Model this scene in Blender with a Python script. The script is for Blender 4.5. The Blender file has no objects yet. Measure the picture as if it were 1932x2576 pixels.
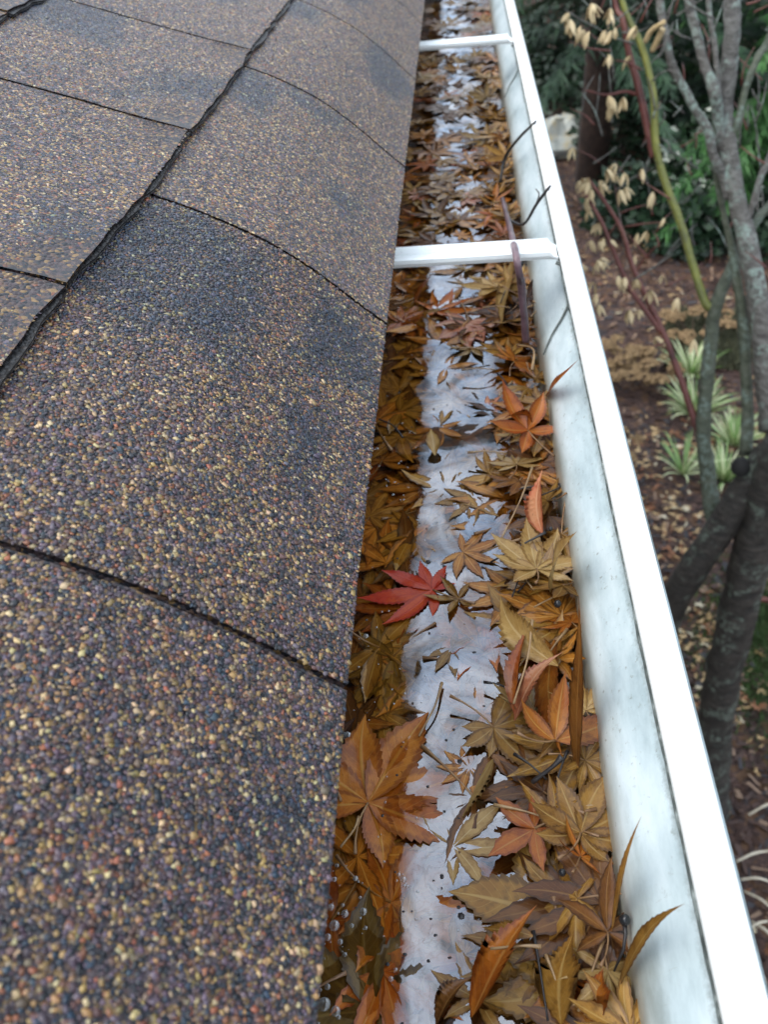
import bpy, math, random
import numpy as np
from mathutils import Vector, Matrix
random.seed(7); rng = np.random.default_rng(7)
C = bpy.context.scene.collection
H = 2.85                                   # camera height above the garden (m)

# ------------------------------------------------------------------ camera
FP = 2100.0; SC = 1932/1659.0
p_, y_, r_ = 0.71570944, 0.14475286, -0.12189646
fw = np.array([-math.sin(y_)*math.cos(p_), math.cos(y_)*math.cos(p_), -math.sin(p_)])
rt = np.array([math.cos(y_), math.sin(y_), 0.0]); up = np.cross(rt, fw)
RR = math.cos(r_)*rt+math.sin(r_)*up; UU = -math.sin(r_)*rt+math.cos(r_)*up
cd = bpy.data.cameras.new('camera'); cam = bpy.data.objects.new('camera', cd); C.objects.link(cam)
cam.matrix_world = Matrix(((RR[0],UU[0],-fw[0],0),(RR[1],UU[1],-fw[1],0),(RR[2],UU[2],-fw[2],H),(0,0,0,1)))
cd.sensor_fit = 'VERTICAL'; cd.sensor_height = 4.6; cd.lens = 4.6*FP/2576
cd.clip_start = .01; cd.clip_end = 400
cd.dof.use_dof = True; cd.dof.focus_distance = .37; cd.dof.aperture_fstop = 2.0
bpy.context.scene.camera = cam

# ------------------------------------------------------------------ light
W = bpy.data.worlds.new('World'); bpy.context.scene.world = W; W.use_nodes = True
nt = W.node_tree; bg = nt.nodes['Background']
sky = nt.nodes.new('ShaderNodeTexSky'); sky.sky_type = 'NISHITA'; sky.sun_disc = False
SUN_EL, SUN_AZ = math.radians(50), math.radians(-105)     # azimuth measured from +Y towards +X
sky.sun_elevation = SUN_EL; sky.sun_rotation = SUN_AZ
sky.air_density = 1.6; sky.dust_density = 4.0; sky.ozone_density = 1.0
hs = nt.nodes.new('ShaderNodeHueSaturation'); hs.inputs['Saturation'].default_value = .42
nt.links.new(sky.outputs[0], hs.inputs['Color'])
cl = nt.nodes.new('ShaderNodeMix'); cl.data_type = 'RGBA'; cl.inputs[0].default_value = .62     # even cloud layer over the sky
cl.inputs[7].default_value = (5.5, 6.3, 7.3, 1)
nt.links.new(hs.outputs[0], cl.inputs[6]); nt.links.new(cl.outputs[2], bg.inputs[0])
bg.inputs[1].default_value = .15
sd = bpy.data.lights.new('sun', 'SUN'); sd.energy = .7; sd.angle = math.radians(50); sd.color = (1, .97, .92)
so = bpy.data.objects.new('sun', sd); C.objects.link(so)
sv = Vector((math.sin(SUN_AZ)*math.cos(SUN_EL), math.cos(SUN_AZ)*math.cos(SUN_EL), math.sin(SUN_EL)))
so.rotation_euler = sv.to_track_quat('Z', 'Y').to_euler(); so.location = (-5, -1, 9)
vs = bpy.context.scene.view_settings
vs.view_transform = 'Standard'; vs.look = 'None'; vs.gamma = 1; vs.use_curve_mapping = False; vs.exposure = 1.12
bpy.context.scene.cycles.transparent_max_bounces = 16
bpy.context.scene.cycles.max_bounces = 8

# ------------------------------------------------------------------ helpers
def ray(px, py):
    d = RR*(px*SC-966)/FP + UU*(1288-py*SC)/FP + fw
    return d/np.linalg.norm(d)
def at_r(px, py, rg): d = ray(px, py); return np.array([0, 0, H])+d*rg
def at_z(px, py, z):  d = ray(px, py); return np.array([0, 0, H])+d*((z-H)/d[2])   # z = world height
def mesh(name, V, Fc, smooth=False):
    m = bpy.data.meshes.new(name); m.from_pydata([tuple(v) for v in V], [], [tuple(f) for f in Fc])
    if smooth: m.polygons.foreach_set('use_smooth', [True]*len(m.polygons))
    m.update(); return m
def mesh_np(name, V, Fa, smooth=False):
    """V (n,3); Fa (m,k) all faces of k corners"""
    m = bpy.data.meshes.new(name); k = Fa.shape[1]
    m.vertices.add(len(V)); m.vertices.foreach_set('co', np.asarray(V, np.float32).ravel())
    m.loops.add(Fa.size); m.loops.foreach_set('vertex_index', Fa.astype(np.int32).ravel())
    m.polygons.add(len(Fa)); m.polygons.foreach_set('loop_start', np.arange(0, Fa.size, k, dtype=np.int32))
    m.polygons.foreach_set('loop_total', np.full(len(Fa), k, np.int32))
    if smooth: m.polygons.foreach_set('use_smooth', np.ones(len(Fa), bool))
    m.update(calc_edges=True); m.validate(); return m
def add(name, m, mat=None, parent=None, loc=None):
    o = bpy.data.objects.new(name, m); C.objects.link(o)
    if mat is not None and m is not None and len(m.materials) == 0: m.materials.append(mat)
    if parent is not None: o.parent = parent
    if loc is not None: o.location = loc
    return o
def empty(name, loc=(0, 0, 0)):
    o = bpy.data.objects.new(name, None); o.empty_display_size = .05; C.objects.link(o); o.location = loc; return o
def tag(o, label=None, cat=None, group=None, kind=None):
    if label: o['label'] = label
    if cat: o['category'] = cat
    if group: o['group'] = group
    if kind: o['kind'] = kind
    return o
def vattr(m, name, col):
    a = m.color_attributes.new(name, 'FLOAT_COLOR', 'POINT')
    c = np.ones((len(m.vertices), 4), np.float32); c[:, :3] = col; a.data.foreach_set('color', c.ravel())
def grid_faces(nu, nv):
    i, j = np.meshgrid(np.arange(nu-1), np.arange(nv-1), indexing='ij'); a = (i*nv+j).ravel()
    return np.stack([a, a+nv, a+nv+1, a+1], 1)
def tube(pts, rad, ns=6, wob=0.0, cap=True):
    pts = [Vector(p) for p in pts]; V = []; Fc = []
    n = len(pts); ref = None
    for i, p in enumerate(pts):
        t = (pts[min(i+1, n-1)]-pts[max(i-1, 0)]).normalized()
        if ref is None: ref = t.orthogonal().normalized()
        a = (ref-t*ref.dot(t)).normalized(); ref = a; b = t.cross(a)
        rr = rad[i] if hasattr(rad, '__len__') else rad
        for k in range(ns):
            th = 2*math.pi*k/ns; q = rr*(1+random.uniform(-wob, wob))
            V.append(p+a*math.cos(th)*q+b*math.sin(th)*q)
    for i in range(n-1):
        for k in range(ns):
            k2 = (k+1) % ns; Fc.append((i*ns+k, i*ns+k2, (i+1)*ns+k2, (i+1)*ns+k))
    if cap:
        Fc.append(tuple(range(ns))[::-1]); Fc.append(tuple((n-1)*ns+k for k in range(ns)))
    return V, Fc
def spline(ctrl, n=6):
    """Catmull-Rom through rows of (x,y,z,r)"""
    P = [np.array(c, float) for c in ctrl]; P = [2*P[0]-P[1]]+P+[2*P[-1]-P[-2]]; out = []
    for i in range(1, len(P)-2):
        for k in range(n):
            t = k/n; a, b, c, d = P[i-1:i+3]
            out.append(.5*((2*b)+(c-a)*t+(2*a-5*b+4*c-d)*t*t+(3*b-a-3*c+d)*t**3))
    out.append(P[-2]); return np.array(out)
class MB:
    def __init__(s): s.V = []; s.F = []
    def add(s, V, Fc):
        o = len(s.V); s.V += [tuple(v) for v in V]; s.F += [tuple(i+o for i in f) for f in Fc]
    def box(s, a, b):
        (x0, y0, z0), (x1, y1, z1) = a, b
        s.add([(x0,y0,z0),(x1,y0,z0),(x1,y1,z0),(x0,y1,z0),(x0,y0,z1),(x1,y0,z1),(x1,y1,z1),(x0,y1,z1)],
              [(0,3,2,1),(4,5,6,7),(0,1,5,4),(1,2,6,5),(2,3,7,6),(3,0,4,7)])
    def mesh(s, name, smooth=False): return mesh(name, s.V, s.F, smooth)

# value noise (numpy)
_T = rng.random((64, 64))
def vnoise(x, y):
    x = np.asarray(x, float); y = np.asarray(y, float)
    xi = np.floor(x).astype(int); yi = np.floor(y).astype(int); fx = x-xi; fy = y-yi
    fx = fx*fx*(3-2*fx); fy = fy*fy*(3-2*fy)
    g = lambda a, b: _T[a % 64, b % 64]
    return (g(xi, yi)*(1-fx)+g(xi+1, yi)*fx)*(1-fy)+(g(xi, yi+1)*(1-fx)+g(xi+1, yi+1)*fx)*fy
def fbm(x, y, o=3):
    s = 0; a = .5
    for k in range(o): s = s+a*vnoise(x*2**k+17*k, y*2**k+5*k); a *= .5
    return s/(1-.5**o)

# ------------------------------------------------------------------ material helpers
def mat(name):
    m = bpy.data.materials.new(name); m.use_nodes = True; t = m.node_tree
    return m, t, t.nodes['Principled BSDF'], t.links
def N(t, ty, **kw):
    n = t.nodes.new(ty)
    for k, v in kw.items():
        if hasattr(n, k): setattr(n, k, v)
        else: n.inputs[k.replace('_', ' ')].default_value = v
    return n
def coord(t): return t.nodes.new('ShaderNodeTexCoord').outputs['Object']
def noise(t, vec, scale, detail=3, rough=.55, dist=0.0):
    n = t.nodes.new('ShaderNodeTexNoise'); n.inputs['Scale'].default_value = scale
    n.inputs['Detail'].default_value = detail; n.inputs['Roughness'].default_value = rough
    n.inputs['Distortion'].default_value = dist
    if vec is not None: t.links.new(vec, n.inputs['Vector'])
    return n
def ramp(t, fac, stops, interp='LINEAR'):
    r = t.nodes.new('ShaderNodeValToRGB'); r.color_ramp.interpolation = interp
    e = r.color_ramp.elements
    while len(e) < len(stops): e.new(.5)
    for k, (pos, col) in enumerate(stops):
        e[k].position = pos; e[k].color = (*col, 1) if len(col) == 3 else col
    t.links.new(fac, r.inputs[0]); return r
def mixc(t, fac, a, b, mode='MIX'):
    m = t.nodes.new('ShaderNodeMix'); m.data_type = 'RGBA'; m.blend_type = mode
    for s, v in ((0, fac), (6, a), (7, b)):
        if hasattr(v, 'links') or hasattr(v, 'is_linked'): t.links.new(v, m.inputs[s])
        else: m.inputs[s].default_value = v if s == 0 else ((*v, 1) if len(v) == 3 else v)
    return m.outputs[2]
def bump(t, bs, h, strength=.4, dist=.01):
    b = t.nodes.new('ShaderNodeBump'); b.inputs['Strength'].default_value = strength; b.inputs['Distance'].default_value = dist
    t.links.new(h, b.inputs['Height']); t.links.new(b.outputs[0], bs.inputs['Normal']); return b
def math_(t, op, a, b=None):
    m = t.nodes.new('ShaderNodeMath'); m.operation = op
    for k, v in enumerate((a, b)):
        if v is None: continue
        if isinstance(v, (int, float)): m.inputs[k].default_value = v
        else: t.links.new(v, m.inputs[k])
    return m.outputs[0]

# asphalt shingle body
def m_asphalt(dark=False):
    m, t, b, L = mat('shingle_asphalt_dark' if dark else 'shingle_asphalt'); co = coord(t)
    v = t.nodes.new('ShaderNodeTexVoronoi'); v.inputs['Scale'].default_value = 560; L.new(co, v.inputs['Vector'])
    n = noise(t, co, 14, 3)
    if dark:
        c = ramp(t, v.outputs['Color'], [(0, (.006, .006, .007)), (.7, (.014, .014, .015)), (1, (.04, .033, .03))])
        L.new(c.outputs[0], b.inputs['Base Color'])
    else:
        sp = t.nodes.new('ShaderNodeSeparateColor'); L.new(v.outputs['Color'], sp.inputs[0])
        c = ramp(t, sp.outputs[0], [(0, (.004, .007, .012)), (.25, (.03, .018, .02)), (.52, (.055, .036, .038)), (.68, (.09, .05, .03)), (.82, (.2, .12, .04)), (.97, (.16, .05, .02))], 'CONSTANT')
        c2 = mixc(t, math_(t, 'MULTIPLY', n.outputs[0], .4), c.outputs[0], (.04, .035, .042))
        L.new(c2, b.inputs['Base Color'])
    b.inputs['Roughness'].default_value = .5
    inv = math_(t, 'SUBTRACT', 1.0, v.outputs['Distance'])
    bump(t, b, inv, .8, .0012)
    return m
def m_granule():
    m, t, b, L = mat('wet_granules')
    a = N(t, 'ShaderNodeVertexColor'); a.layer_name = 'col'
    L.new(a.outputs[0], b.inputs['Base Color'])
    b.inputs['Roughness'].default_value = .5; b.inputs['Specular IOR Level'].default_value = .25; b.inputs['Coat Weight'].default_value = .8; b.inputs['Coat Roughness'].default_value = .28
    return m
M_ASPH, M_ASPHD, M_GRAN = m_asphalt(), m_asphalt(True), m_granule()

def m_gutter():
    m, t, b, L = mat('weathered_white_aluminium'); co = coord(t)
    mp = N(t, 'ShaderNodeMapping'); mp.inputs['Scale'].default_value = (1, .35, 1); L.new(co, mp.inputs[0])
    n1 = noise(t, mp.outputs[0], 38, 6, .65); n2 = noise(t, co, 260, 4, .7); n3 = noise(t, mp.outputs[0], 9, 3)
    base = ramp(t, n1.outputs[0], [(.30, (.34, .43, .46)), (.44, (.50, .60, .63)), (.62, (.66, .75, .78))])
    # grime specks and hairline scratches
    sp = ramp(t, n2.outputs[0], [(.62, (0, 0, 0)), (.70, (1, 1, 1))])
    gate = ramp(t, n3.outputs[0], [(.40, (.12, .12, .12)), (.60, (1, 1, 1))])
    f = math_(t, 'MULTIPLY', sp.outputs[0], gate.outputs[0])
    c = mixc(t, math_(t, 'MULTIPLY', f, .7), base.outputs[0], (.20, .22, .2))
    wv = N(t, 'ShaderNodeMapping'); wv.inputs['Scale'].default_value = (1, 12, 3); wv.inputs['Rotation'].default_value = (0, .3, .8); L.new(co, wv.inputs[0])
    n4 = noise(t, wv.outputs[0], 60, 2, .5)
    sc = ramp(t, n4.outputs[0], [(.70, (0, 0, 0)), (.725, (1, 1, 1)), (.75, (0, 0, 0))])
    c = mixc(t, math_(t, 'MULTIPLY', sc.outputs[0], .35), c, (.3, .3, .27))
    # muddy tide line above the leaves and green film
    sx = N(t, 'ShaderNodeSeparateXYZ'); L.new(co, sx.inputs[0])
    zs = math_(t, 'ADD', sx.outputs[2], math_(t, 'MULTIPLY', math_(t, 'SUBTRACT', n2.outputs[0], .5), .006))
    zz = math_(t, 'ADD', sx.outputs[2], math_(t, 'MULTIPLY', n1.outputs[0], .022))
    tr = ramp(t, zz, [(0, (1, 1, 1)), (1, (0, 0, 0))])
    mr = N(t, 'ShaderNodeMapRange'); mr.inputs[1].default_value = .036; mr.inputs[2].default_value = .062; L.new(zz, mr.inputs[0])
    mr.inputs[3].default_value = 1; mr.inputs[4].default_value = 0
    c = mixc(t, math_(t, 'MULTIPLY', mr.outputs[0], .8), c, (.30, .25, .15))
    # near-black mottled band under the front lip
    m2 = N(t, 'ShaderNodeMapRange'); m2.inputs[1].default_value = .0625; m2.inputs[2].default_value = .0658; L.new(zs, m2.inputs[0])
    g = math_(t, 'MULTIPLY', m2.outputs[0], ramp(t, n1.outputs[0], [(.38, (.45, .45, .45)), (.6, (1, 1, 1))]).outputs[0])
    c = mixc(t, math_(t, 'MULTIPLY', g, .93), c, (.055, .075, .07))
    L.new(c, b.inputs['Base Color']); b.inputs['Roughness'].default_value = .32
    bump(t, b, n2.outputs[0], .08, .001)
    return m
def m_white(name='white_paint', col=(.82, .85, .85)):
    m, t, b, L = mat(name); co = coord(t); n = noise(t, co, 90, 4, .7); n2 = noise(t, co, 600, 2)
    c = ramp(t, n.outputs[0], [(.35, col), (.62, col), (.75, tuple(x*.86 for x in col))])
    s = ramp(t, n2.outputs[0], [(.74, (0, 0, 0)), (.8, (1, 1, 1))])
    L.new(mixc(t, math_(t, 'MULTIPLY', s.outputs[0], .5), c.outputs[0], (.25, .25, .22)), b.inputs['Base Color'])
    b.inputs['Roughness'].default_value = .35; return m
M_GUT, M_WHITE = m_gutter(), m_white()

def m_plain(name, cols, scale=20, rough=.8, bmp=.3, bd=.004, dist=0):
    m, t, b, L = mat(name); co = coord(t); n = noise(t, co, scale, 5, .65, dist)
    k = len(cols); st = [(.3+.4*i/(max(k-1, 1)), c) for i, c in enumerate(cols)]
    L.new(ramp(t, n.outputs[0], st).outputs[0], b.inputs['Base Color'])
    b.inputs['Roughness'].default_value = rough
    if bmp: bump(t, b, n.outputs[0], bmp, bd)
    return m

# leaf materials: UV.x runs along the lobe, UV.y from -1 to 1 across (stored 0..1)
def m_leaf(name, c1, c2, cv, edge, rough=.40, trans=.15):
    m, t, b, L = mat(name)
    uv = N(t, 'ShaderNodeUVMap'); sx = N(t, 'ShaderNodeSeparateXYZ'); L.new(uv.outputs[0], sx.inputs[0])
    oi = N(t, 'ShaderNodeObjectInfo'); co = coord(t)
    va = N(t, 'ShaderNodeVectorMath'); va.operation = 'SCALE'; va.inputs[3].default_value = 10
    cm = N(t, 'ShaderNodeCombineXYZ'); L.new(oi.outputs['Random'], cm.inputs[0]); L.new(oi.outputs['Random'], cm.inputs[1])
    L.new(cm.outputs[0], va.inputs[0])
    ad = N(t, 'ShaderNodeVectorMath'); ad.operation = 'ADD'; L.new(co, ad.inputs[0]); L.new(va.outputs[0], ad.inputs[1])
    n = noise(t, ad.outputs[0], 45, 5, .6); n2 = noise(t, ad.outputs[0], 420, 3, .6)
    col = mixc(t, ramp(t, n.outputs[0], [(.36, (0, 0, 0)), (.62, (1, 1, 1))]).outputs[0], c1, c2)
    v = math_(t, 'ABSOLUTE', math_(t, 'SUBTRACT', math_(t, 'MULTIPLY', sx.outputs[1], 2.0), 1.0))   # |v|
    ed = ramp(t, math_(t, 'ADD', v, math_(t, 'MULTIPLY', n.outputs[0], .35)), [(.85, (0, 0, 0)), (1.15, (1, 1, 1))])
    col = mixc(t, math_(t, 'MULTIPLY', ed.outputs[0], .7), col, edge)
    n5 = noise(t, ad.outputs[0], 150, 4, .6)
    col = mixc(t, math_(t, 'MULTIPLY', ramp(t, n5.outputs[0], [(.5, (0, 0, 0)), (.66, (1, 1, 1))]).outputs[0], .55), col, edge)
    spk = ramp(t, n2.outputs[0], [(.62, (0, 0, 0)), (.72, (1, 1, 1))])
    col = mixc(t, math_(t, 'MULTIPLY', spk.outputs[0], .45), col, tuple(x*.35 for x in c1))
    mid = ramp(t, v, [(0, (1, 1, 1)), (.05, (.8, .8, .8)), (.11, (0, 0, 0))])
    # side veins
    ph = math_(t, 'SUBTRACT', math_(t, 'MULTIPLY', sx.outputs[0], 11.0), math_(t, 'MULTIPLY', v, 2.2))
    fr = math_(t, 'ABSOLUTE', math_(t, 'SUBTRACT', math_(t, 'FRACT', ph), .5))
    sv_ = ramp(t, fr, [(0, (1, 1, 1)), (.07, (0, 0, 0))])
    vein = math_(t, 'MAXIMUM', mid.outputs[0], math_(t, 'MULTIPLY', sv_.outputs[0], .45))
    col = mixc(t, math_(t, 'MULTIPLY', vein, .75), col, cv)
    hsv = N(t, 'ShaderNodeHueSaturation'); L.new(col, hsv.inputs['Color'])
    L.new(math_(t, 'ADD', math_(t, 'MULTIPLY', oi.outputs['Random'], .6), .7), hsv.inputs['Value'])
    L.new(hsv.outputs[0], b.inputs['Base Color'])
    b.inputs['Roughness'].default_value = rough; b.inputs['Specular IOR Level'].default_value = .3
    b.inputs['Coat Weight'].default_value = .3; b.inputs['Coat Roughness'].default_value = .10
    h = math_(t, 'ADD', math_(t, 'MULTIPLY', vein, -.6), n2.outputs[0])
    bump(t, b, h, .35, .0006)
    if trans:
        tr = N(t, 'ShaderNodeBsdfTranslucent'); L.new(hsv.outputs[0], tr.inputs[0])
        mx = N(t, 'ShaderNodeMixShader'); mx.inputs[0].default_value = trans
        out = t.nodes['Material Output']; L.new(b.outputs[0], mx.inputs[1]); L.new(tr.outputs[0], mx.inputs[2]); L.new(mx.outputs[0], out.inputs[0])
    return m
ML = dict(
 tan   = m_leaf('leaf_tan', (0.225, 0.100, 0.015), (0.35, 0.182, 0.035), (0.44, 0.28, 0.09), (0.0814, 0.0292, 0.0053)),
 straw = m_leaf('leaf_straw', (0.3108, 0.1739, 0.0474), (0.4292, 0.2782, 0.1006), (0.4884, 0.3478, 0.1598), (0.1628, 0.0765, 0.0148)),
 brown = m_leaf('leaf_brown', (0.1036, 0.0334, 0.0059), (0.1776, 0.0696, 0.013), (0.2442, 0.1148, 0.0296), (0.037, 0.0118, 0.003)),
 dark  = m_leaf('leaf_dark', (0.0296, 0.0104, 0.0036), (0.0629, 0.0209, 0.0059), (0.1036, 0.0383, 0.0118), (0.0148, 0.0049, 0.0018)),
 olive = m_leaf('leaf_olive', (0.1184, 0.0612, 0.0095), (0.1998, 0.1148, 0.0207), (0.2664, 0.1669, 0.0444), (0.0518, 0.023, 0.0047)),
 orange= m_leaf('leaf_orange', (0.324, 0.0677, 0.0072), (0.414, 0.1269, 0.013), (0.45, 0.203, 0.0504), (0.153, 0.0271, 0.0043)),
 red   = m_leaf('leaf_red', (0.31, 0.014, 0.002), (0.38, 0.045, 0.003), (0.323, 0.0223, 0.0061), (0.209, 0.0107, 0.0046)),
 rust  = m_leaf('leaf_rust', (0.306, 0.0759, 0.0068), (0.408, 0.1438, 0.015), (0.476, 0.2397, 0.0544), (0.136, 0.0288, 0.0041)),
 amber = m_leaf('leaf_amber', (0.324, 0.1057, 0.0115), (0.504, 0.2115, 0.0302), (0.612, 0.3384, 0.0936), (0.072, 0.0203, 0.0036)),
 amber_olive = m_leaf('leaf_amber_olive', (0.272, 0.1238, 0.017), (0.408, 0.2157, 0.0374), (0.527, 0.3356, 0.102), (0.068, 0.0288, 0.0054)),
 pink  = m_leaf('leaf_pink', (0.396, 0.11, 0.0504), (0.486, 0.22, 0.108), (0.54, 0.3046, 0.18), (0.234, 0.0423, 0.0144)),
)

# ------------------------------------------------------------------ SETTING: ground
def m_ground():
    m, t, b, L = mat('garden_soil'); co = coord(t)
    n1 = noise(t, co, 1.1, 4); n2 = noise(t, co, 34, 6, .7); v = N(t, 'ShaderNodeTexVoronoi'); v.inputs['Scale'].default_value = 26; L.new(co, v.inputs['Vector'])
    a = ramp(t, n2.outputs[0], [(.3, (.02, .012, .011)), (.5, (.06, .032, .026)), (.62, (.13, .07, .05)), (.75, (.26, .16, .11))])
    sp = N(t, 'ShaderNodeSeparateColor'); L.new(v.outputs['Color'], sp.inputs[0])
    c = mixc(t, math_(t, 'MULTIPLY', ramp(t, sp.outputs[1], [(.72, (0, 0, 0)), (.76, (1, 1, 1))]).outputs[0], .6), a.outputs[0], (.15, .075, .03))
    g = ramp(t, n1.outputs[0], [(.52, (0, 0, 0)), (.68, (1, 1, 1))])
    c = mixc(t, math_(t, 'MULTIPLY', g.outputs[0], .45), c, (.03, .018, .02))
    L.new(c, b.inputs['Base Color']); b.inputs['Roughness'].default_value = .8
    bump(t, b, n2.outputs[0], .8, .03); return m
def ground():
    # gently uneven near the house, flat beyond
    xs = np.concatenate([[-150, -40, -10], np.linspace(-2, 8, 60), [15, 40, 150]]); ys = np.concatenate([[-150, -40, -8], np.linspace(-2, 16, 100), [25, 60, 200]])
    X, Y = np.meshgrid(xs, ys, indexing='ij')
    near = np.clip(1-np.hypot(np.maximum(np.abs(X-3)-4, 0), np.maximum(np.abs(Y-7)-8, 0))/2, 0, 1)
    Z = (fbm(X*1.2, Y*1.2)-.5)*.10*near
    m = mesh_np('ground', np.stack([X, Y, Z], -1).reshape(-1, 3), grid_faces(len(xs), len(ys)), True)
    tag(add('ground', m, m_ground()), kind='structure')
ground()
def gz(x, y):
    near = np.clip(1-math.hypot(max(abs(x-3)-4, 0), max(abs(y-7)-8, 0))/2, 0, 1)
    return float((fbm(np.array(x*1.2), np.array(y*1.2))-.5)*.10*near)

# ------------------------------------------------------------------ ROOF
# cross-section of the drooping first course, fitted along its own length (x, z relative to the camera height)
PRF = np.array([(-.0432,-.2238),(-.0500,-.2178),(-.0572,-.2112),(-.0702,-.1990),(-.0850,-.1862),(-.1050,-.1712),(-.1330,-.1556),(-.1600,-.1440)])
S20 = math.tan(math.radians(20.5))
top = [(-.16-.03*k, -.1440+.03*k*S20) for k in range(1, 60)]
PRF = np.vstack([PRF, top])
PRF = spline([(a, b, 0, 0) for a, b in PRF], 6)[:, :2]
seg = np.hypot(*np.diff(PRF, axis=0).T); US = np.concatenate([[0], np.cumsum(seg)])
E = US[7*6]                                  # exposure of one course
def ex(y): return np.interp(y, [-1, .07, .116, .17, .24, .41, 1.28, 3], [-.0402+.043, -.0413+.043, -.0422+.043, -.0436+.043, -.0444+.043, -.0455+.043, -.0485+.043, -.051+.043])
def cex(y): return np.interp(y, [-1, .2, .25, .30, .41, .85, 3], [-.004, -.004, -.0045, -.004, .001, .003, .003])
def prof(u, y):
    """surface point and normal for distance u up from the eave at y"""
    u = np.asarray(u, float); y = np.asarray(y, float)
    x = np.interp(u, US, PRF[:, 0]); z = np.interp(u, US, PRF[:, 1])
    x2 = np.interp(u+.004, US, PRF[:, 0]); z2 = np.interp(u+.004, US, PRF[:, 1]); x1 = np.interp(u-.004, US, PRF[:, 0], left=PRF[0, 0]+.0027); z1 = np.interp(u-.004, US, PRF[:, 1], left=PRF[0, 1]-.0024)
    tx, tz = x2-x1, z2-z1; l = np.hypot(tx, tz)+1e-9; nx, nz = tz/l, -tx/l
    wE = np.clip(1-u/E, 0, 1); wC = np.clip(1-np.abs(u-E)/(.7*E), 0, 1)
    x = x+ex(y)*wE+cex(y)*wC; z = z+(fbm(u*9+3, y*7, 2)-.5)*.0035*np.clip(u/.06, 0, 1)
    return x, z, nx, nz
OV = .022                                  # how far each course runs on under the next
TH = .0030
def lift(k, u):                            # height of the top face of course k over the profile
    return (.0042 if k else .0) - (.0034 if k else 0)*np.clip((u-k*E)/E, 0, 1)
roof = tag(empty('shingle_roof', (0, 0, H-.2)), 'wet brown and grey asphalt shingle roof slope with a drooping eave edge beside the gutter', 'roof')
def RP(P):                                 # world-ish coordinates (camera at origin) to the roof empty's frame
    P = np.array(P, float); P[..., 2] += .2; return P
def shingle(k, y0, y1, seed, mt=M_ASPH, th=TH, drop=0.0, shrink=0.0, name='shingle'):
    g = .0013; ya, yb = y0+g+shrink, y1-g-shrink
    u0, u1 = k*E-drop, (k+1)*E+OV
    ny = max(6, int((yb-ya)/.012)); nu = 18
    ue = np.linspace(0, 1, nu); ys = np.linspace(ya, yb, ny)
    U, Y = np.meshgrid(u0+(u1-u0)*ue, ys, indexing='ij')
    jit = (fbm(Y*150+seed*9, Y*0+seed, 3)-.5)*.0040*(ue[:, None] < .01)+(fbm(Y*12+seed, Y*0+seed*2, 2)-.5)*.003*(1-ue[:, None])
    U = U+jit; Yj = Y+0*U
    side = (fbm(U*130+seed, U*0+3, 3)-.5)*.0022
    Yj[:, 0] += side[:, 0]; Yj[:, -1] += side[:, -1]
    x, z, nx, nz = prof(U, Yj); h = lift(k, U)-drop*.6
    # corners of each tab curl a little
    cu = np.exp(-((U-k*E)/.02)**2)*(np.exp(-((Yj-ya)/.03)**2)*rng.uniform(0, .0012)+np.exp(-((Yj-yb)/.03)**2)*rng.uniform(0, .0012))
    h = h+cu if k else h
    T = np.stack([x+nx*h, Yj, z+nz*h], -1); B = np.stack([x+nx*(h-th), Yj, z+nz*(h-th)], -1)
    V = np.concatenate([T.reshape(-1, 3), B.reshape(-1, 3)]); n = nu*ny; Fq = grid_faces(nu, ny)
    side_f = []
    for i in range(nu-1):
        side_f += [(i*ny, (i+1)*ny, (i+1)*ny+n, i*ny+n)[::-1], (i*ny+ny-1, i*ny+ny-1+n, (i+1)*ny+ny-1+n, (i+1)*ny+ny-1)[::-1]]
    for j in range(ny-1):
        side_f += [(j, j+n, j+1+n, j+1)[::-1], ((nu-1)*ny+j, (nu-1)*ny+j+1, (nu-1)*ny+j+1+n, (nu-1)*ny+j+n)[::-1]]
    Fa = np.concatenate([Fq[:, ::-1], Fq+n, np.array(side_f)])
    m = mesh_np(name, RP(V), Fa, False)
    return add(name, m, mt, roof)
J1 = [.167+.244*k for k in range(-3, 12)]
J2 = [-.27, -.08, .105, .302, .495, .680, .875, 1.07, 1.26, 1.46, 1.66, 1.86, 2.05, 2.3, 2.6]
PAL = np.array([(.055,.032,.046),(.090,.066,.084),(.25,.155,.055),(.40,.29,.15),(.21,.070,.030),(.004,.007,.014),(.012,.026,.045),(.090,.040,.030),(.13,.085,.055)])
WL = np.array([.18,.13,.135,.065,.055,.19,.08,.09,.075]); WD = np.array([.14,.06,.02,.01,.01,.42,.30,.03,.01])
# octahedron and icosahedron granule shapes
OC = np.array([(1,0,0),(-1,0,0),(0,1,0),(0,-1,0),(0,0,1),(0,0,-1)], float)
OF = np.array([(4,0,2),(4,2,1),(4,1,3),(4,3,0)])      # upper half only
ph = (1+5**.5)/2
IC = np.array([(-1,ph,0),(1,ph,0),(-1,-ph,0),(1,-ph,0),(0,-1,ph),(0,1,ph),(0,-1,-ph),(0,1,-ph),(ph,0,-1),(ph,0,1),(-ph,0,-1),(-ph,0,1)])/math.hypot(1, ph)
IF = np.array([(0,11,5),(0,5,1),(0,1,7),(0,7,10),(0,10,11),(1,5,9),(5,11,4),(11,10,2),(10,7,6),(7,1,8),(3,9,4),(3,4,2),(3,2,6),(3,6,8),(3,8,9),(4,9,5),(2,4,11),(6,2,10),(8,6,7),(9,8,1)])
CV = np.array([(x, y, z) for x in (-.72, .72) for y in (-.72, .72) for z in (-.72, .72)]); CF = np.array([(0,1,3),(0,3,2),(4,6,7),(4,7,5),(0,4,5),(0,5,1),(2,3,7),(2,7,6),(1,5,7),(1,7,3)])
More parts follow.
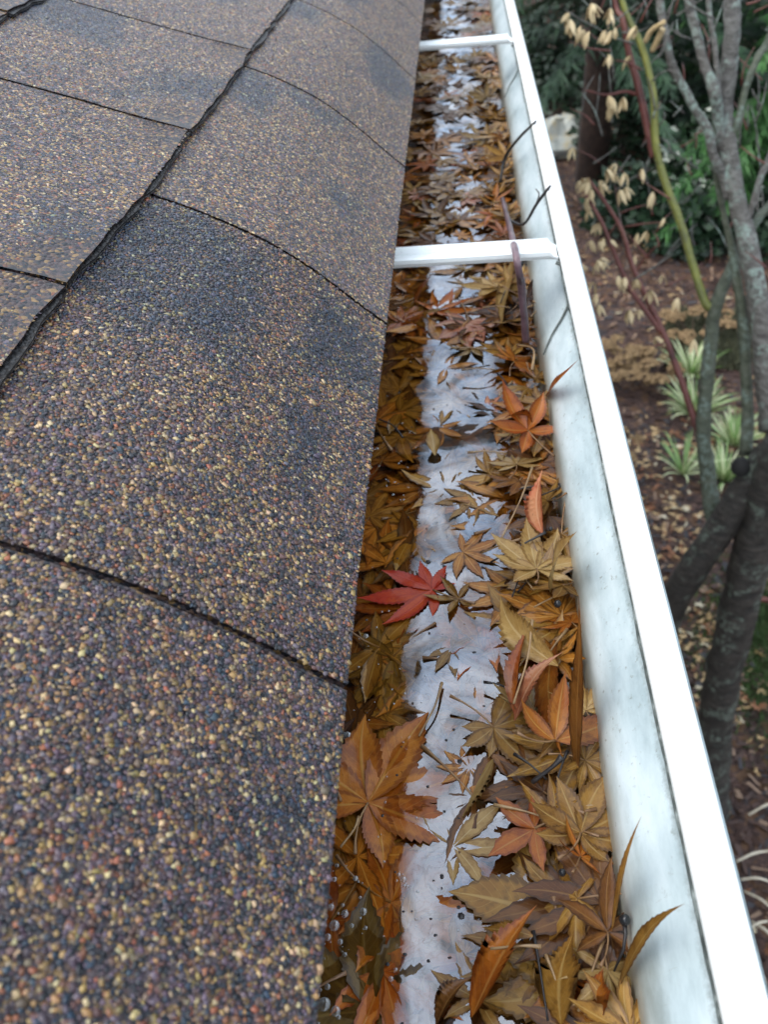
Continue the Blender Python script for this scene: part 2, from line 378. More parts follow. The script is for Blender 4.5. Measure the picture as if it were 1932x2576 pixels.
def darkness(k, u, y, y0, y1):
    """printed blue-black shadow blend on the upper end of some shingles"""
    ul = (u-k*E)/E; w = fbm(y*26+k*7, u*26, 3)
    d = np.zeros_like(u)
    for (kk, ya, yb, ua, ub) in ((0,.285,.412,.70,1.2),(0,.300,.400,.50,.8),(0,.56,.655,.72,1.2),(0,.62,.655,.4,.75),(0,.10,.14,.02,.2),(0,.83,.90,.75,1.2),(0,.24,.29,.18,.3),
                             (0,.33,.40,.02,.32),(0,.50,.54,.2,.42),(1,.52,.60,.0,.35),(1,.60,.70,.55,1.2),(1,.33,.36,.0,.25),(1,.80,1.0,.2,.9),(0,.95,1.4,.5,1.1),(0,.76,.9,.0,.4)):
        if kk == k:
            q = np.minimum.reduce([(y-ya)/.03, (yb-y)/.03, (ul-ua)/.12, (ub-ul)/.12])+(w-.5)*2.2
            d = np.maximum(d, np.clip(q*.9+.1, 0, .8))
    return d
def granules(sh, k, y0, y1, ulo, uhi, pitch, ico):
    ya, yb = y0+.0016, y1-.0016
    nyy = int((yb-ya)/pitch); nuu = int((uhi-ulo)/(pitch*.87))
    J, I = np.meshgrid(np.arange(nyy), np.arange(nuu), indexing='ij')
    Y = (ya+(J+.5*(I % 2)+.25+rng.uniform(-.5, .5, J.shape))*pitch).ravel(); Uu = (ulo+(I+.5+rng.uniform(-.5, .5, J.shape))*pitch*.87).ravel()
    keep = (Y < yb) & (rng.random(len(Y)) > .03); Y = Y[keep]; Uu = Uu[keep]; n = len(Y)
    x, z, nx, nz = prof(Uu, Y); h = lift(k, Uu)
    s = pitch*rng.uniform(.42, .80, n)*np.where(rng.random(n) < .06, 1.35, 1.0)
    cen = np.stack([x+nx*(h+s*.02), Y, z+nz*(h+s*.02)], -1)
    T = np.stack([-nz*0+(-nz), np.zeros(n), nx], -1); Nn = np.stack([nx, np.zeros(n), nz], -1); B = np.cross(Nn, T)
    th = rng.uniform(0, 2*np.pi, n); ct, st = np.cos(th)[:, None], np.sin(th)[:, None]
    A1 = T*ct+B*st; A2 = -T*st+B*ct
    tl = rng.normal(0, .22, (n, 2)); Nt = Nn+A1*tl[:, :1]+A2*tl[:, 1:]; Nt /= np.linalg.norm(Nt, axis=1, keepdims=True)
    BV, BF = (CV, CF) if ico else (OC[:5], OF)
    sc = np.stack([s*rng.uniform(.8, 1.35, n), s*rng.uniform(.7, 1.0, n), s*rng.uniform(.35, .62, n)*(1 if ico else .85)], -1)
    bv = BV[None]*(1+rng.uniform(-.38, .38, (n, len(BV), 1)))+rng.uniform(-.22, .22, (n, len(BV), 3))
    V = cen[:, None]+A1[:, None]*(bv[..., 0:1]*sc[:, None, 0:1])+A2[:, None]*(bv[..., 1:2]*sc[:, None, 1:2])+Nt[:, None]*(bv[..., 2:3]*sc[:, None, 2:3])
    Fa = (BF[None]+(np.arange(n)*len(BV))[:, None, None]).reshape(-1, 3)
    d = darkness(k, Uu, Y, y0, y1); pc = fbm(Y*14+40*k, Uu*16, 3)[:, None]
    w = WL[None]*(1-d[:, None])+WD[None]*d[:, None]
    w[:, [2, 3, 4]] *= np.clip(.35+1.5*pc, .3, 2); w /= w.sum(1, keepdims=True)
    idx = (rng.random(n)[:, None] > np.cumsum(w, 1)).sum(1).clip(0, 8)
    col = PAL[idx]*rng.uniform(.55, 1.45, (n, 1))*rng.uniform(.88, 1.12, (n, 3))*(.95-.28*d[:, None])*(1+d[:, None]*np.array([-.30, .04, .40]))
    m = mesh_np('granules', RP(V.reshape(-1, 3)), Fa, False)
    vattr(m, 'col', np.repeat(col, len(BV), 0).clip(0, 1))
    o = add('granules', m, M_GRAN, sh); tag(o, kind='stuff')
    return n*len(BF)
ntri = 0
for i in range(len(J1)-1):
    y0, y1 = J1[i], J1[i+1]; sh = shingle(0, y0, y1, i)
    if y1 > .0 and y0 < 1.2:
        near = y0 < .36
        if y0 < -.05:
            ntri += granules(sh, 0, -.13, y1, .0005, E+.006, .00118, True)
        else:
            ntri += granules(sh, 0, y0, y1, .0005, E+.006, .00122 if near else .00132, near)
for i in range(len(J2)-1):
    y0, y1 = J2[i], J2[i+1]; sh = shingle(1, y0, y1, 30+i)
    if y1 > .12 and y0 < 1.0: ntri += granules(sh, 1, y0, y1, E+.0004, 2*E+.004, .00132, False)
J3 = [-.4, -.19, .02, .21, .405, .60, .81, 1.0, 1.2, 1.5, 1.8, 2.1, 2.5]
for i in range(len(J3)-1): shingle(2, J3[i], J3[i+1], 60+i)
for k in (3, 4, 5):
    for i in range(8): shingle(k, -.4+.35*i+.1*k, -.05+.35*i+.1*k, 80+k*9+i)
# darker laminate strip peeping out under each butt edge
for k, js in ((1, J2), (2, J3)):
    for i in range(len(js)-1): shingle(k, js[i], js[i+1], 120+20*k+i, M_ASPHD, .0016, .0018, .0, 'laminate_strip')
def strip(name, off, u0, u1, mt, th=.003):
    us = np.linspace(u0, u1, 40); ys = np.linspace(-.7, 3.2, 60); U, Y = np.meshgrid(us, ys, indexing='ij')
    x, z, nx, nz = prof(U, Y); T = np.stack([x+nx*off, Y, z+nz*off], -1).reshape(-1, 3); B = np.stack([x+nx*(off-th), Y, z+nz*(off-th)], -1).reshape(-1, 3)
    Fq = grid_faces(40, 60); n = len(T); sf = [(j, j+n, j+1+n, j+1)[::-1] for j in range(59)]
    return add(name, mesh_np(name, RP(np.concatenate([T, B])), np.concatenate([Fq[:, ::-1], Fq+n, np.array(sf)])), mt, roof)
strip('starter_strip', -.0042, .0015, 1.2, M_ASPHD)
strip('roof_deck', -.0085, .020, 1.3, m_plain('deck_wood', [(.10, .07, .045), (.2, .15, .1)], 12), .012)

# ------------------------------------------------------------------ HOUSE WALL under the eave
wall = tag(empty('house_wall', (-.45, 1, 0)), 'pale house wall under the eave behind the gutter', 'wall')
mb = MB(); mb.box((-.05, -2.2, 0), (0, 3, 2.45)); add('wall_face', mb.mesh('wall_face'), m_plain('wall_paint', [(.5, .48, .43), (.56, .54, .5)], 3, bmp=.1), wall)
mb = MB(); mb.box((.0, -2.2, 2.46), (.373, 3, 2.475)); add('soffit', mb.mesh('soffit'), M_WHITE, wall)
mb = MB(); mb.box((.360, -2.2, 2.478), (.376, 3, 2.605)); add('fascia_board', mb.mesh('fascia_board'), m_plain('fascia_brown', [(.03, .02, .015), (.06, .04, .03)], 15), wall)

# ------------------------------------------------------------------ GUTTER
gut = tag(empty('rain_gutter', (0, 0, H-.35)), 'white aluminium rain gutter running along the eave, full of water and maple leaves', 'gutter')
GY0, GY1 = -.7, 3.0
def extr(name, pts, mt, smooth=True, th=.0012, y0=GY0, y1=GY1, ny=40, wob=.0):
    P = np.array(pts, float); d = np.gradient(P, axis=0); l = np.hypot(d[:, 0], d[:, 1]); nn = np.stack([d[:, 1], -d[:, 0]], -1)/l[:, None]
    O = P+nn*th; ys = np.linspace(y0, y1, ny); n = len(P); ring = np.concatenate([P, O[::-1]]); k = len(ring)
    V = []; 
    for y in ys:
        w = (vnoise(y*3, .5)-.5)*wob
        for a in ring: V.append((a[0]+w, y, a[1]+.35))
    Fc = []
    for j in range(ny-1):
        for i in range(k): i2 = (i+1) % k; Fc.append((j*k+i, j*k+i2, (j+1)*k+i2, (j+1)*k+i))
    Fc.append(tuple(range(k))[::-1]); Fc.append(tuple((ny-1)*k+i for i in range(k)))
    m = mesh(name, V, Fc, smooth)
    return add(name, m, mt, gut)
def cr2(P, n=5): q = spline([(a, b, 0, 0) for a, b in P], n); return q[:, :2]
front = cr2([(.028,-.350),(.044,-.3495),(.0488,-.345),(.0500,-.335),(.0503,-.3200),(.0515,-.3085),(.0575,-.2985),(.0655,-.2885),(.0710,-.2795),(.0735,-.2680),(.0738,-.2530)], 5)
back = [(-.0850,-.262),(-.0848,-.30),(-.0846,-.335),(-.0830,-.347),(-.075,-.350),(-.02,-.350),(.026,-.350)]
extr('gutter_trough', np.vstack([back, front]), M_GUT)
# folded front lip: flat top, inner hem returning down
hem = [(.0640,-.2608),(.0625,-.2585),(.0618,-.2550),(.0620,-.2520),(.0632,-.2504),(.0655,-.2499),(.0700,-.2498),(.0722,-.2500),(.0738,-.2512),(.0745,-.2535),(.0746,-.2600),(.0744,-.266)]
extr('front_lip', hem, M_WHITE, wob=.0)
def seam():  # dark mottled bead along the seam under the front lip
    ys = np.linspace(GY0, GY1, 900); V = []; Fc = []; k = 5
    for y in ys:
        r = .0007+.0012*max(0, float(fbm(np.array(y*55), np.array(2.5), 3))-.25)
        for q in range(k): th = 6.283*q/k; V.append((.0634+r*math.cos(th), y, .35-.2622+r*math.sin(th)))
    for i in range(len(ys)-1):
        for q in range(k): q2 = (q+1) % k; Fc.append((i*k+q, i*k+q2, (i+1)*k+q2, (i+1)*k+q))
    add('lip_seam_bead', mesh('lip_seam_bead', V, Fc, True), m_plain('lip_seam_bead', [(.02, .028, .026), (.07, .085, .08), (.28, .32, .31)], 140, .8, .3, .001), gut)
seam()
def hanger(y, w):
    st = empty('hanger_strap'); st.parent = gut; st.location = (0, y, 0)
    z = -.2590+.35
    # channel-section strap: web with two raised flanges
    sec = [(-w, .0075), (-w*.82, .0080), (-w*.70, .0025), (-w*.2, .0012), (w*.2, .0012), (w*.70, .0025), (w*.82, .0080), (w, .0075), (w*.98, .0045), (w*.80, .0012), (w*.2, -.0006), (-w*.2, -.0006), (-w*.80, .0012), (-w*.98, .0045)]
    V = []; xs = [-.084, -.02, .03, .0555, .0580, .0615]
    for i, x in enumerate(xs):
        q = 1 if i < 4 else (.55 if i == 4 else .35)
        for a, b in sec: V.append((x, a*(1 if i < 4 else .92), z+b*q))
    k = len(sec); Fc = []
    for i in range(len(xs)-1):
        for j in range(k): j2 = (j+1) % k; Fc.append((i*k+j, i*k+j2, (i+1)*k+j2, (i+1)*k+j))
    Fc += [tuple(range(k))[::-1], tuple((len(xs)-1)*k+j for j in range(k))]
    add('strap_channel', mesh('strap_channel', V, Fc), M_WHITE, st)
    # strap's shadow built as a thin dark tube down the inner face
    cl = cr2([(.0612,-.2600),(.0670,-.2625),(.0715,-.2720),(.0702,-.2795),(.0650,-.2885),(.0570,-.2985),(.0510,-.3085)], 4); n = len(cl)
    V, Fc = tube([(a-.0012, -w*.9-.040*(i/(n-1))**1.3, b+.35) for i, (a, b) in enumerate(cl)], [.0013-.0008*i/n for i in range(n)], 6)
    add('strap_shadow', mesh('strap_shadow', V, Fc, True), m_plain('strap_shadow_dark', [(.05, .06, .055), (.14, .16, .15)], 60), st)
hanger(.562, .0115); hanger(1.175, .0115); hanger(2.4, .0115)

# ------------------------------------------------------------------ WATER
ZW = -.3335
def m_water():
    m, t, b, L = mat('rain_water'); co = coord(t); out = t.nodes['Material Output']; t.nodes.remove(b)
    tr = N(t, 'ShaderNodeBsdfTransparent'); tr.inputs[0].default_value = (.985, .87, .63, 1)
    gl = N(t, 'ShaderNodeBsdfGlossy'); gl.inputs['Roughness'].default_value = .04; gl.inputs[0].default_value = (.86, .87, 1, 1)
    # thin oily biofilm raises the reflectivity in patches
    n1 = noise(t, co, 22, 4, .6, 1.2); n2 = noise(t, co, 70, 3, .5, 2.5)
    fr = N(t, 'ShaderNodeFresnel'); fr.inputs[0].default_value = 2.7
    wr = ramp(t, math_(t, 'ABSOLUTE', math_(t, 'SUBTRACT', n2.outputs[0], .5)), [(0, (.78, .78, .78)), (.03, (1, 1, 1))])
    f = math_(t, 'MULTIPLY', math_(t, 'MULTIPLY', fr.outputs[0], ramp(t, n1.outputs[0], [(.34, (.34, .34, .34)), (.5, (.85, .85, .85)), (.66, (1.15, 1.15, 1.15))]).outputs[0]), wr.outputs[0])
    f = math_(t, 'MULTIPLY', f, 1.4)
    L.new(ramp(t, noise(t, co, 26, 3, .5, .8).outputs[0], [(.36, (.60, .70, .84)), (.5, (.84, .87, .94)), (.64, (1.0, .97, .97))]).outputs[0], gl.inputs[0])
    # the film has gathered along the open middle of the gutter; by the shingles the water is clear
    sx = N(t, 'ShaderNodeSeparateXYZ'); L.new(co, sx.inputs[0])
    fm = N(t, 'ShaderNodeMapRange'); fm.inputs[1].default_value = -.038; fm.inputs[2].default_value = -.027
    L.new(math_(t, 'ADD', sx.outputs[0], math_(t, 'MULTIPLY', math_(t, 'SUBTRACT', n1.outputs[0], .5), .02)), fm.inputs[0])
    f0 = N(t, 'ShaderNodeFresnel'); f0.inputs[0].default_value = 1.34
    fr2 = N(t, 'ShaderNodeMapRange'); fr2.inputs[1].default_value = .012; fr2.inputs[2].default_value = .022; fr2.inputs[3].default_value = 1; fr2.inputs[4].default_value = .12
    L.new(math_(t, 'ADD', sx.outputs[0], math_(t, 'MULTIPLY', math_(t, 'SUBTRACT', n1.outputs[0], .5), .03)), fr2.inputs[0])
    ff = N(t, 'ShaderNodeMix'); L.new(math_(t, 'MULTIPLY', fm.outputs[0], fr2.outputs[0]), ff.inputs[0]); L.new(f0.outputs[0], ff.inputs[2]); L.new(f, ff.inputs[3]); f = ff.outputs[0]
    n3 = noise(t, co, 38, 2, .45, 1.4); n4 = noise(t, co, 16, 2, .5)
    bp = N(t, 'ShaderNodeBump'); bp.inputs['Strength'].default_value = .12; bp.inputs['Distance'].default_value = .0016
    L.new(math_(t, 'ADD', n3.outputs[0], math_(t, 'MULTIPLY', n4.outputs[0], 1.5)), bp.inputs['Height'])
    L.new(bp.outputs[0], gl.inputs['Normal']); L.new(bp.outputs[0], fr.inputs['Normal'])
    mx = N(t, 'ShaderNodeMixShader'); L.new(f, mx.inputs[0]); L.new(tr.outputs[0], mx.inputs[1]); L.new(gl.outputs[0], mx.inputs[2])
    L.new(mx.outputs[0], out.inputs[0]); return m
def water():
    xs = np.linspace(-.0842, .0500, 44); ys = np.linspace(-.69, 2.98, 900); X, Y = np.meshgrid(xs, ys, indexing='ij')
    Z = ZW+(fbm(X*60, Y*60, 2)-.5)*.0006
    m = mesh_np('water', np.stack([X, Y, Z+H], -1).reshape(-1, 3), grid_faces(44, 900), True)
    tag(add('gutter_water', m, m_water()), kind='structure')
water()
# silt on the gutter floor
def silt():
    xs = np.linspace(-.083, .0475, 26); ys = np.linspace(-.69, 2.98, 400); X, Y = np.meshgrid(xs, ys, indexing='ij')
    Z = -.3465+(fbm(X*50, Y*50, 3)-.5)*.004+np.clip((X-.01)/.04, 0, 1)**1.5*.009
    m = mesh_np('silt', np.stack([X, Y, Z+H], -1).reshape(-1, 3), grid_faces(26, 400), True)
    o = add('silt', m, m_plain('dark_silt', [(.03, .016, .008), (.09, .048, .022), (.18, .10, .045)], 60, .5, .6, .003)); tag(o, 'dark brown silt and rotted leaf sludge on the gutter floor', 'sludge', kind='stuff')
silt()

# ------------------------------------------------------------------ LEAVES
def leaf_mesh(seed, lobes=7, length=.036, fold=.25, curl=.5, cup=.3, spread=None, lens=None, nt_=15, twist=.3, only=None, wid=.125):
    """japanese maple blade: lobes of lanceolate, toothed strips joined round the petiole"""
    R = random.Random(seed); V = []; Fc = []; UV = []
    sp = spread or math.radians(R.uniform(232, 268))
    for li in range(lobes):
        if only is not None and li not in only: continue
        f = li/(lobes-1)-.5 if lobes > 1 else 0
        ang = math.pi/2-f*sp+R.uniform(-.06, .06)
        ln = length*(1-.95*abs(f)**1.6*1.15)*R.uniform(.9, 1.08)
        if lens: ln = length*lens[li]
        wd = ln*wid*R.uniform(.92, 1.1)+length*.012
        cz = curl*R.uniform(.3, 1.2); tw = R.uniform(-twist, twist); bend = R.uniform(-.18, .18); fd = fold*R.uniform(.5, 1.5)
        base = len(V); zoff = (li % 2)*.00035+R.uniform(0, .0002); w2 = R.uniform(-.5, .5)
        for i in range(nt_):
            t = i/(nt_-1)
            w = wd*(math.sin(math.pi*t**.86)**1.0 if 0 < t < 1 else 0)+(.0004 if i == 0 else 0)
            if t > .7: w *= 1-.45*(t-.7)/.3
            tooth = 1+(.085 if i % 2 else -.055)*(1 if 1 < i < nt_-1 else 0)
            a = ang+bend*t*t; cxp = ln*t*math.cos(a); cyp = ln*t*math.sin(a)
            zc = cup*ln*.5*t*t*.6+cz*ln*.35*(t**3)*(1)+zoff
            for j, q in enumerate((-1, -.5, 0, .5, 1)):
                ww = w*q*(tooth if abs(q) == 1 else 1); tt = tw*t
                fy = math.cos(tt)*ww; zz = abs(q)*w*fd+math.sin(tt)*ww+w2*abs(q)*w*.3*math.sin(t*9)
                V.append((cxp-math.sin(a)*fy+math.cos(a)*abs(q)*w*(.16 if abs(q) == 1 and i % 2 else 0), cyp+math.cos(a)*fy+math.sin(a)*abs(q)*w*(.16 if abs(q) == 1 and i % 2 else 0), zc+zz)); UV.append((t, q*.5+.5))
        for i in range(nt_-1):
            for j in range(4): a0 = base+i*5+j; Fc.append((a0, a0+1, a0+6, a0+5))
    m = mesh('maple_leaf', V, Fc, True); uv = m.uv_layers.new(name='UVMap')
    idx = np.zeros(len(m.loops), np.int32); m.loops.foreach_get('vertex_index', idx)
    uv.data.foreach_set('uv', np.array(UV, np.float32)[idx].ravel())
    m.materials.append(None); return m
def petiole_mesh(seed, ln=.022):
    R = random.Random(seed); b = R.uniform(-.4, .4); b2 = R.uniform(-.15, .35)
    pts = [(b*ln*t*t, -ln*t, ln*b2*t*t+.0003) for t in (0, .25, .5, .75, 1)]
    V, Fc = tube(pts, [.0006, .00045, .00045, .0005, .0009], 5)
    m = mesh('petiole', V, Fc, True); m.materials.append(None); return m
M_PET = m_plain('petiole_brown', [(.16, .08, .04), (.34, .2, .09)], 80, .4, 0)
FLAT = [leaf_mesh(100+i, R7, .034, .10, .04, .06, twist=.12) for i, R7 in enumerate([7, 7, 7, 5, 7, 9, 7, 5, 7, 7])]
CURL = [leaf_mesh(200+i, R7, .032, .45, .5, .45, twist=1.0, wid=.12) for i, R7 in enumerate([7, 5, 7, 5, 7, 7, 5, 7, 9, 7])]
PETS = [petiole_mesh(300+i, random.uniform(.014, .03)) for i in range(6)]
GRP = 'brown maple leaves packed in the gutter'
nleaf = 0
def put_leaf(m, x, y, z, rz, tilt=0, tdir=0, s=1.0, mt='tan', label=None, group=None, pet=True, name='maple_leaf', flip=False):
    o = bpy.data.objects.new(name, m); C.objects.link(o)
    M = Matrix.Rotation(tilt, 4, Vector((math.cos(tdir), math.sin(tdir), 0))) @ Matrix.Rotation(rz, 4, 'Z')
    if flip: M = M @ Matrix.Rotation(math.pi, 4, 'Y')
    o.matrix_world = Matrix.Translation((x, y, z+H)) @ M @ Matrix.Diagonal((s, s, s, 1))
    o.material_slots[0].link = 'OBJECT'; o.material_slots[0].material = ML[mt]
    if label and group: label = auto(x, y, mt, label)
    tag(o, label, 'leaf', group)
    if pet:
        q = bpy.data.objects.new('petiole', random.choice(PETS)); C.objects.link(q); q.parent = o
        q.material_slots[0].link = 'OBJECT'; q.material_slots[0].material = M_PET
    return o
def zone(x, y):
    zs = [(.13, 'at the bottom edge of the view'), (.21, 'level with the big orange brown leaf'), (.28, 'level with the rolled orange lobe'), (.35, 'level with the bright red leaf'),
          (.45, 'a little beyond the red leaf'), (.58, 'level with the purplish twig end'), (.72, 'just before the near hanger strap'), (.95, 'just beyond the near hanger strap'), (1.2, 'midway between the two hanger straps'), (9, 'close to the far hanger strap')]
    return next(b for a, b in zs if y < a)
COLW = dict(tan='tan', straw='straw coloured', brown='brown', dark='dark brown', olive='olive brown', orange='orange brown', amber='amber brown', rust='rusty brown', amber_olive='yellow brown', red='red', pink='pinkish')
def auto(x, y, mk, kind):
    side = 'by the shingles' if x < -.03 else ('mid gutter' if x < .012 else 'by the wall')
    return '%s %s %s, %s' % (COLW[mk], kind, side, zone(x, y))
def pick(ws):
    k = list(ws); return random.choices(k, [ws[a] for a in k])[0]
SUBM = 'sunken leaf'
PILE = 'curled leaf'
FARL = 'packed leaf'
def zpile(x): return -.3345+max(0, (x-.008)/.042)**1.2*.014
# under water, left and middle
n = 0; cells = [(i, j) for i in range(5) for j in range(27)]
for (i, j) in cells:
    x = -.066+i*.0215+random.uniform(-.009, .009); y = .06+j*.034+random.uniform(-.014, .014)
    k = random.random(); z = -.3400+random.uniform(0, .0062)
    put_leaf(random.choice(FLAT), x, y, z, random.uniform(0, 6.28), math.radians(random.uniform(0, 6)), random.uniform(0, 6.28), random.uniform(.85, 1.35),
             pick(dict(amber=5, brown=3, dark=.7, amber_olive=4, orange=1.3, tan=1)), SUBM, 'maple leaves under the gutter water', pet=random.random() < .4, flip=random.random() < .3)
for j in range(20):
    put_leaf(random.choice(FLAT+CURL[:4]), random.uniform(-.030, .014), .10+j*.036+random.uniform(-.012, .012), random.uniform(-.3345, -.3330), random.uniform(0, 6.28), math.radians(random.uniform(0, 5)), random.uniform(0, 6.28), random.uniform(.45, .85),
             pick(dict(tan=4, straw=3, pink=1, amber=3)), 'floating leaf', 'maple leaves afloat in the bright water', pet=False)
for j in range(26):
    put_leaf(random.choice(FLAT), random.uniform(-.066, -.026), .09+j*.034+random.uniform(-.01, .01), random.uniform(-.3365, -.3350), random.uniform(0, 6.28), math.radians(random.uniform(0, 3)), random.uniform(0, 6.28), random.uniform(.9, 1.3),
             pick(dict(amber=5, amber_olive=3, orange=1.5, brown=1)), SUBM, 'maple leaves under the gutter water', pet=random.random() < .4)
# heap on the right
for j in range(62):
    y = .05+j*.0155+random.uniform(-.008, .008); x = random.uniform(.024, .047)
    if y < .16: x = random.uniform(.032, .047)
    put_leaf(random.choice(CURL if random.random() < .6 else FLAT), x, y, zpile(x)+random.uniform(-.002, .004), random.uniform(0, 6.28), math.radians(random.uniform(4, 38)), random.uniform(0, 6.28), random.uniform(.5, .85),
             pick(dict(tan=7, straw=4, brown=1.2, orange=.8, amber=2, rust=2, dark=.4, pink=.5)), PILE, 'curled maple leaves heaped along the gutter wall', flip=random.random() < .4)
# far half: many, denser, seen at a grazing angle
for j in range(82):
    y = .60+(j/82)**1.1*.85; x = random.uniform(-.06, .046); rt_ = x > .012
    put_leaf(random.choice(CURL if rt_ or random.random() < .3 else FLAT), x, y, (zpile(x) if rt_ else -.3355)+random.uniform(-.002, .002), random.uniform(0, 6.28), math.radians(random.uniform(0, 26 if rt_ else 8)), random.uniform(0, 6.28), random.uniform(.7, 1.15),
             pick(dict(tan=4, straw=2.5, brown=4, orange=1, olive=2)), FARL, 'maple leaves in the far part of the gutter', pet=False, flip=random.random() < .4)
# beyond: one mass
def joined_leaves(name, items, label, cat):
    V = []; Fa = []; UVs = []; MI = []; off = 0; keys = list(ML)
    for m, M, mk in items:
        nv = len(m.vertices); co = np.zeros(nv*3); m.vertices.foreach_get('co', co); co = co.reshape(-1, 3)
        R3 = np.array(M.to_3x3()); V.append(co@R3.T+np.array(M.translation))
        fi = np.zeros(len(m.loops), np.int32); m.loops.foreach_get('vertex_index', fi); Fa.append(fi.reshape(-1, 4)+off); off += nv
        u = np.zeros(len(m.loops)*2, np.float32); m.uv_layers[0].data.foreach_get('uv', u); UVs.append(u); MI.append(np.full(len(fi)//4, keys.index(mk), np.int32))
    me = mesh_np(name, np.concatenate(V), np.concatenate(Fa), True); uv = me.uv_layers.new(name='UVMap'); uv.data.foreach_set('uv', np.concatenate(UVs))
    for k in keys: me.materials.append(ML[k])
    me.polygons.foreach_set('material_index', np.concatenate(MI))
    o = add(name, me); tag(o, label, cat, kind='stuff'); return o
it = []
def stuffleaf(x, y, z, tl, mk, s=1): 
    M = Matrix.Translation((x, y, H+z)) @ Matrix.Rotation(tl, 4, Vector((random.uniform(-1, 1), random.uniform(-1, 1), 0)).normalized()) @ Matrix.Rotation(random.uniform(0, 6.3), 4, 'Z') @ Matrix.Diagonal((s, s, s, 1))
    it.append((random.choice(FLAT), M, mk))
for j in range(330):
    x = random.uniform(-.064, .046); y = random.uniform(1.35, 2.9) if j < 300 else random.uniform(-.5, .02)
    stuffleaf(x, y, (zpile(x) if x > .01 else -.336)+random.uniform(-.004, .002), random.uniform(0, .3), pick(dict(tan=4, straw=2, brown=4, olive=2, orange=1)))
for j in range(520):                      # rotted under-layer on the gutter floor
    x = random.uniform(-.066, .047); y = random.uniform(.02, 1.4)
    stuffleaf(x, y, (-.3420 if x < .012 else zpile(x)-.004)+random.uniform(-.003, .0015), random.uniform(0, .14), pick(dict(brown=3, dark=1, amber_olive=3, amber=5, tan=2)), random.uniform(.8, 1.2))
for j in range(95):                       # leaves just awash beyond the near strap
    x = random.uniform(-.066, .014); y = .74+.75*random.random()
    stuffleaf(x, y, -.3335+random.uniform(-.0025, .0015), random.uniform(0, .12), pick(dict(amber=4, brown=3, tan=4, orange=1, pink=1, straw=1)), random.uniform(.7, 1.1))
joined_leaves('leaf_litter', it, 'mass of brown maple leaves filling the gutter floor and its farthest stretch', 'leaves')

# the leaves one can name -------------------------------------------------
def at_zz(px, py, z): q = at_z(px, py, H+z); return q[0], q[1]
FW = cr2([(.028,-.350),(.044,-.3495),(.0488,-.345),(.0500,-.335),(.0503,-.3200),(.0515,-.3085),(.0575,-.2985),(.0655,-.2885),(.0710,-.2795),(.0735,-.2680),(.0738,-.2530)], 5)
def at_wall(px, py):
    d = ray(px, py)
    for z in np.linspace(-.255, -.345, 300):
        t = z/d[2]
        if d[0]*t <= np.interp(z, FW[::-1, 1][::-1], FW[::-1, 0][::-1]): break
    q = d*t; return np.array([q[0]-.0012, q[1], q[2]])
def lobe(A, B, width, arch, mt, label, fold=.3, nt_=31, arch_at=.5, roll=0.0, seed=0):
    '''one leaf lobe spanning two points, arching towards the open side of the gutter'''
    A = np.array(A, float); B = np.array(B, float); D = B-A; L_ = np.linalg.norm(D); d = D/L_; R = random.Random(seed)
    Nn = np.array([-.75, 0, .66]); Nn = Nn-d*Nn.dot(d); Nn /= np.linalg.norm(Nn); S_ = np.cross(d, Nn)
    Nn, S_ = Nn*math.cos(roll)+S_*math.sin(roll), S_*math.cos(roll)-Nn*math.sin(roll); V = []; UV = []; Fc = []
    for i in range(nt_):
        t = i/(nt_-1); w = width*(math.sin(math.pi*t**.8)**1.1 if 0 < t < 1 else 0)+.0004*(1-t)
        if t > .5: w *= 1-.62*((t-.5)/.5)**.8
        w *= 1+(.08 if i % 2 else -.05)*(1 if 2 < i < nt_-1 else 0)+R.uniform(-.05, .05)
        c = A+D*t+Nn*arch*math.sin(math.pi*t**arch_at if arch_at != .5 else math.pi*t)+S_*L_*.06*math.sin(3.1*t+seed)
        for q in (-1, -.5, 0, .5, 1): V.append(tuple(c+S_*w*q+Nn*abs(q)*w*fold+np.array([0, 0, H])+d*abs(q)*w*(.3 if i % 2 else 0))); UV.append((t, q*.5+.5))
    for i in range(nt_-1):
        for j in range(4): a0 = i*5+j; Fc.append((a0, a0+1, a0+6, a0+5))
    m = mesh('maple_leaf', V, Fc, True); uv = m.uv_layers.new(name='UVMap'); idx = np.zeros(len(m.loops), np.int32); m.loops.foreach_get('vertex_index', idx)
    uv.data.foreach_set('uv', np.array(UV, np.float32)[idx].ravel()); o = add('maple_leaf', m, ML[mt]); tag(o, label, 'leaf'); return o
def P3(px, py, z): x, y = at_zz(px, py, z); return (x, y, z)
def hero(m, px, py, z, rz, tilt, tdir, s, mt, label, pet=True, flip=False):
    x, y = at_zz(px, py, z); return put_leaf(m, x, y, z, math.radians(rz), math.radians(tilt), math.radians(tdir), s, mt, label, None, pet, 'maple_leaf', flip)
hero(leaf_mesh(11, 7, .038, .10, .05, .02, twist=.1, lens=[.5,.95,1.1,.85,.6,.5,.36], wid=.125, nt_=25), 935, 1275, -.3328, 62, 4, 20, 1.0, 'red', 'bright red maple leaf floating half under water beside the shingle edge')
hero(leaf_mesh(12, 7, .050, .12, .05, .08, twist=.1, wid=.20, nt_=25), 795, 1735, -.3338, -28, 3, 90, 1.0, 'rust', 'big orange brown maple leaf with fanned lobes in the water beside the lower shingle edge')
hero(leaf_mesh(13, 9, .036, .10, .05, .05, twist=.1, nt_=23), 850, 1420, -.3352, 150, 2, 0, 1.0, 'olive', 'olive brown maple leaf with many narrow lobes just under the water below the red leaf')
hero(leaf_mesh(14, 7, .030, .2, .2, .2, twist=.3, lens=[.8,.95,.9,1.0,.55,.62,.5], wid=.175, nt_=23), 1066, 1572, -.3312, 215, 7, 40, 1.0, 'tan', 'star shaped tan maple leaf with dark centre floating at the edge of the bright water')
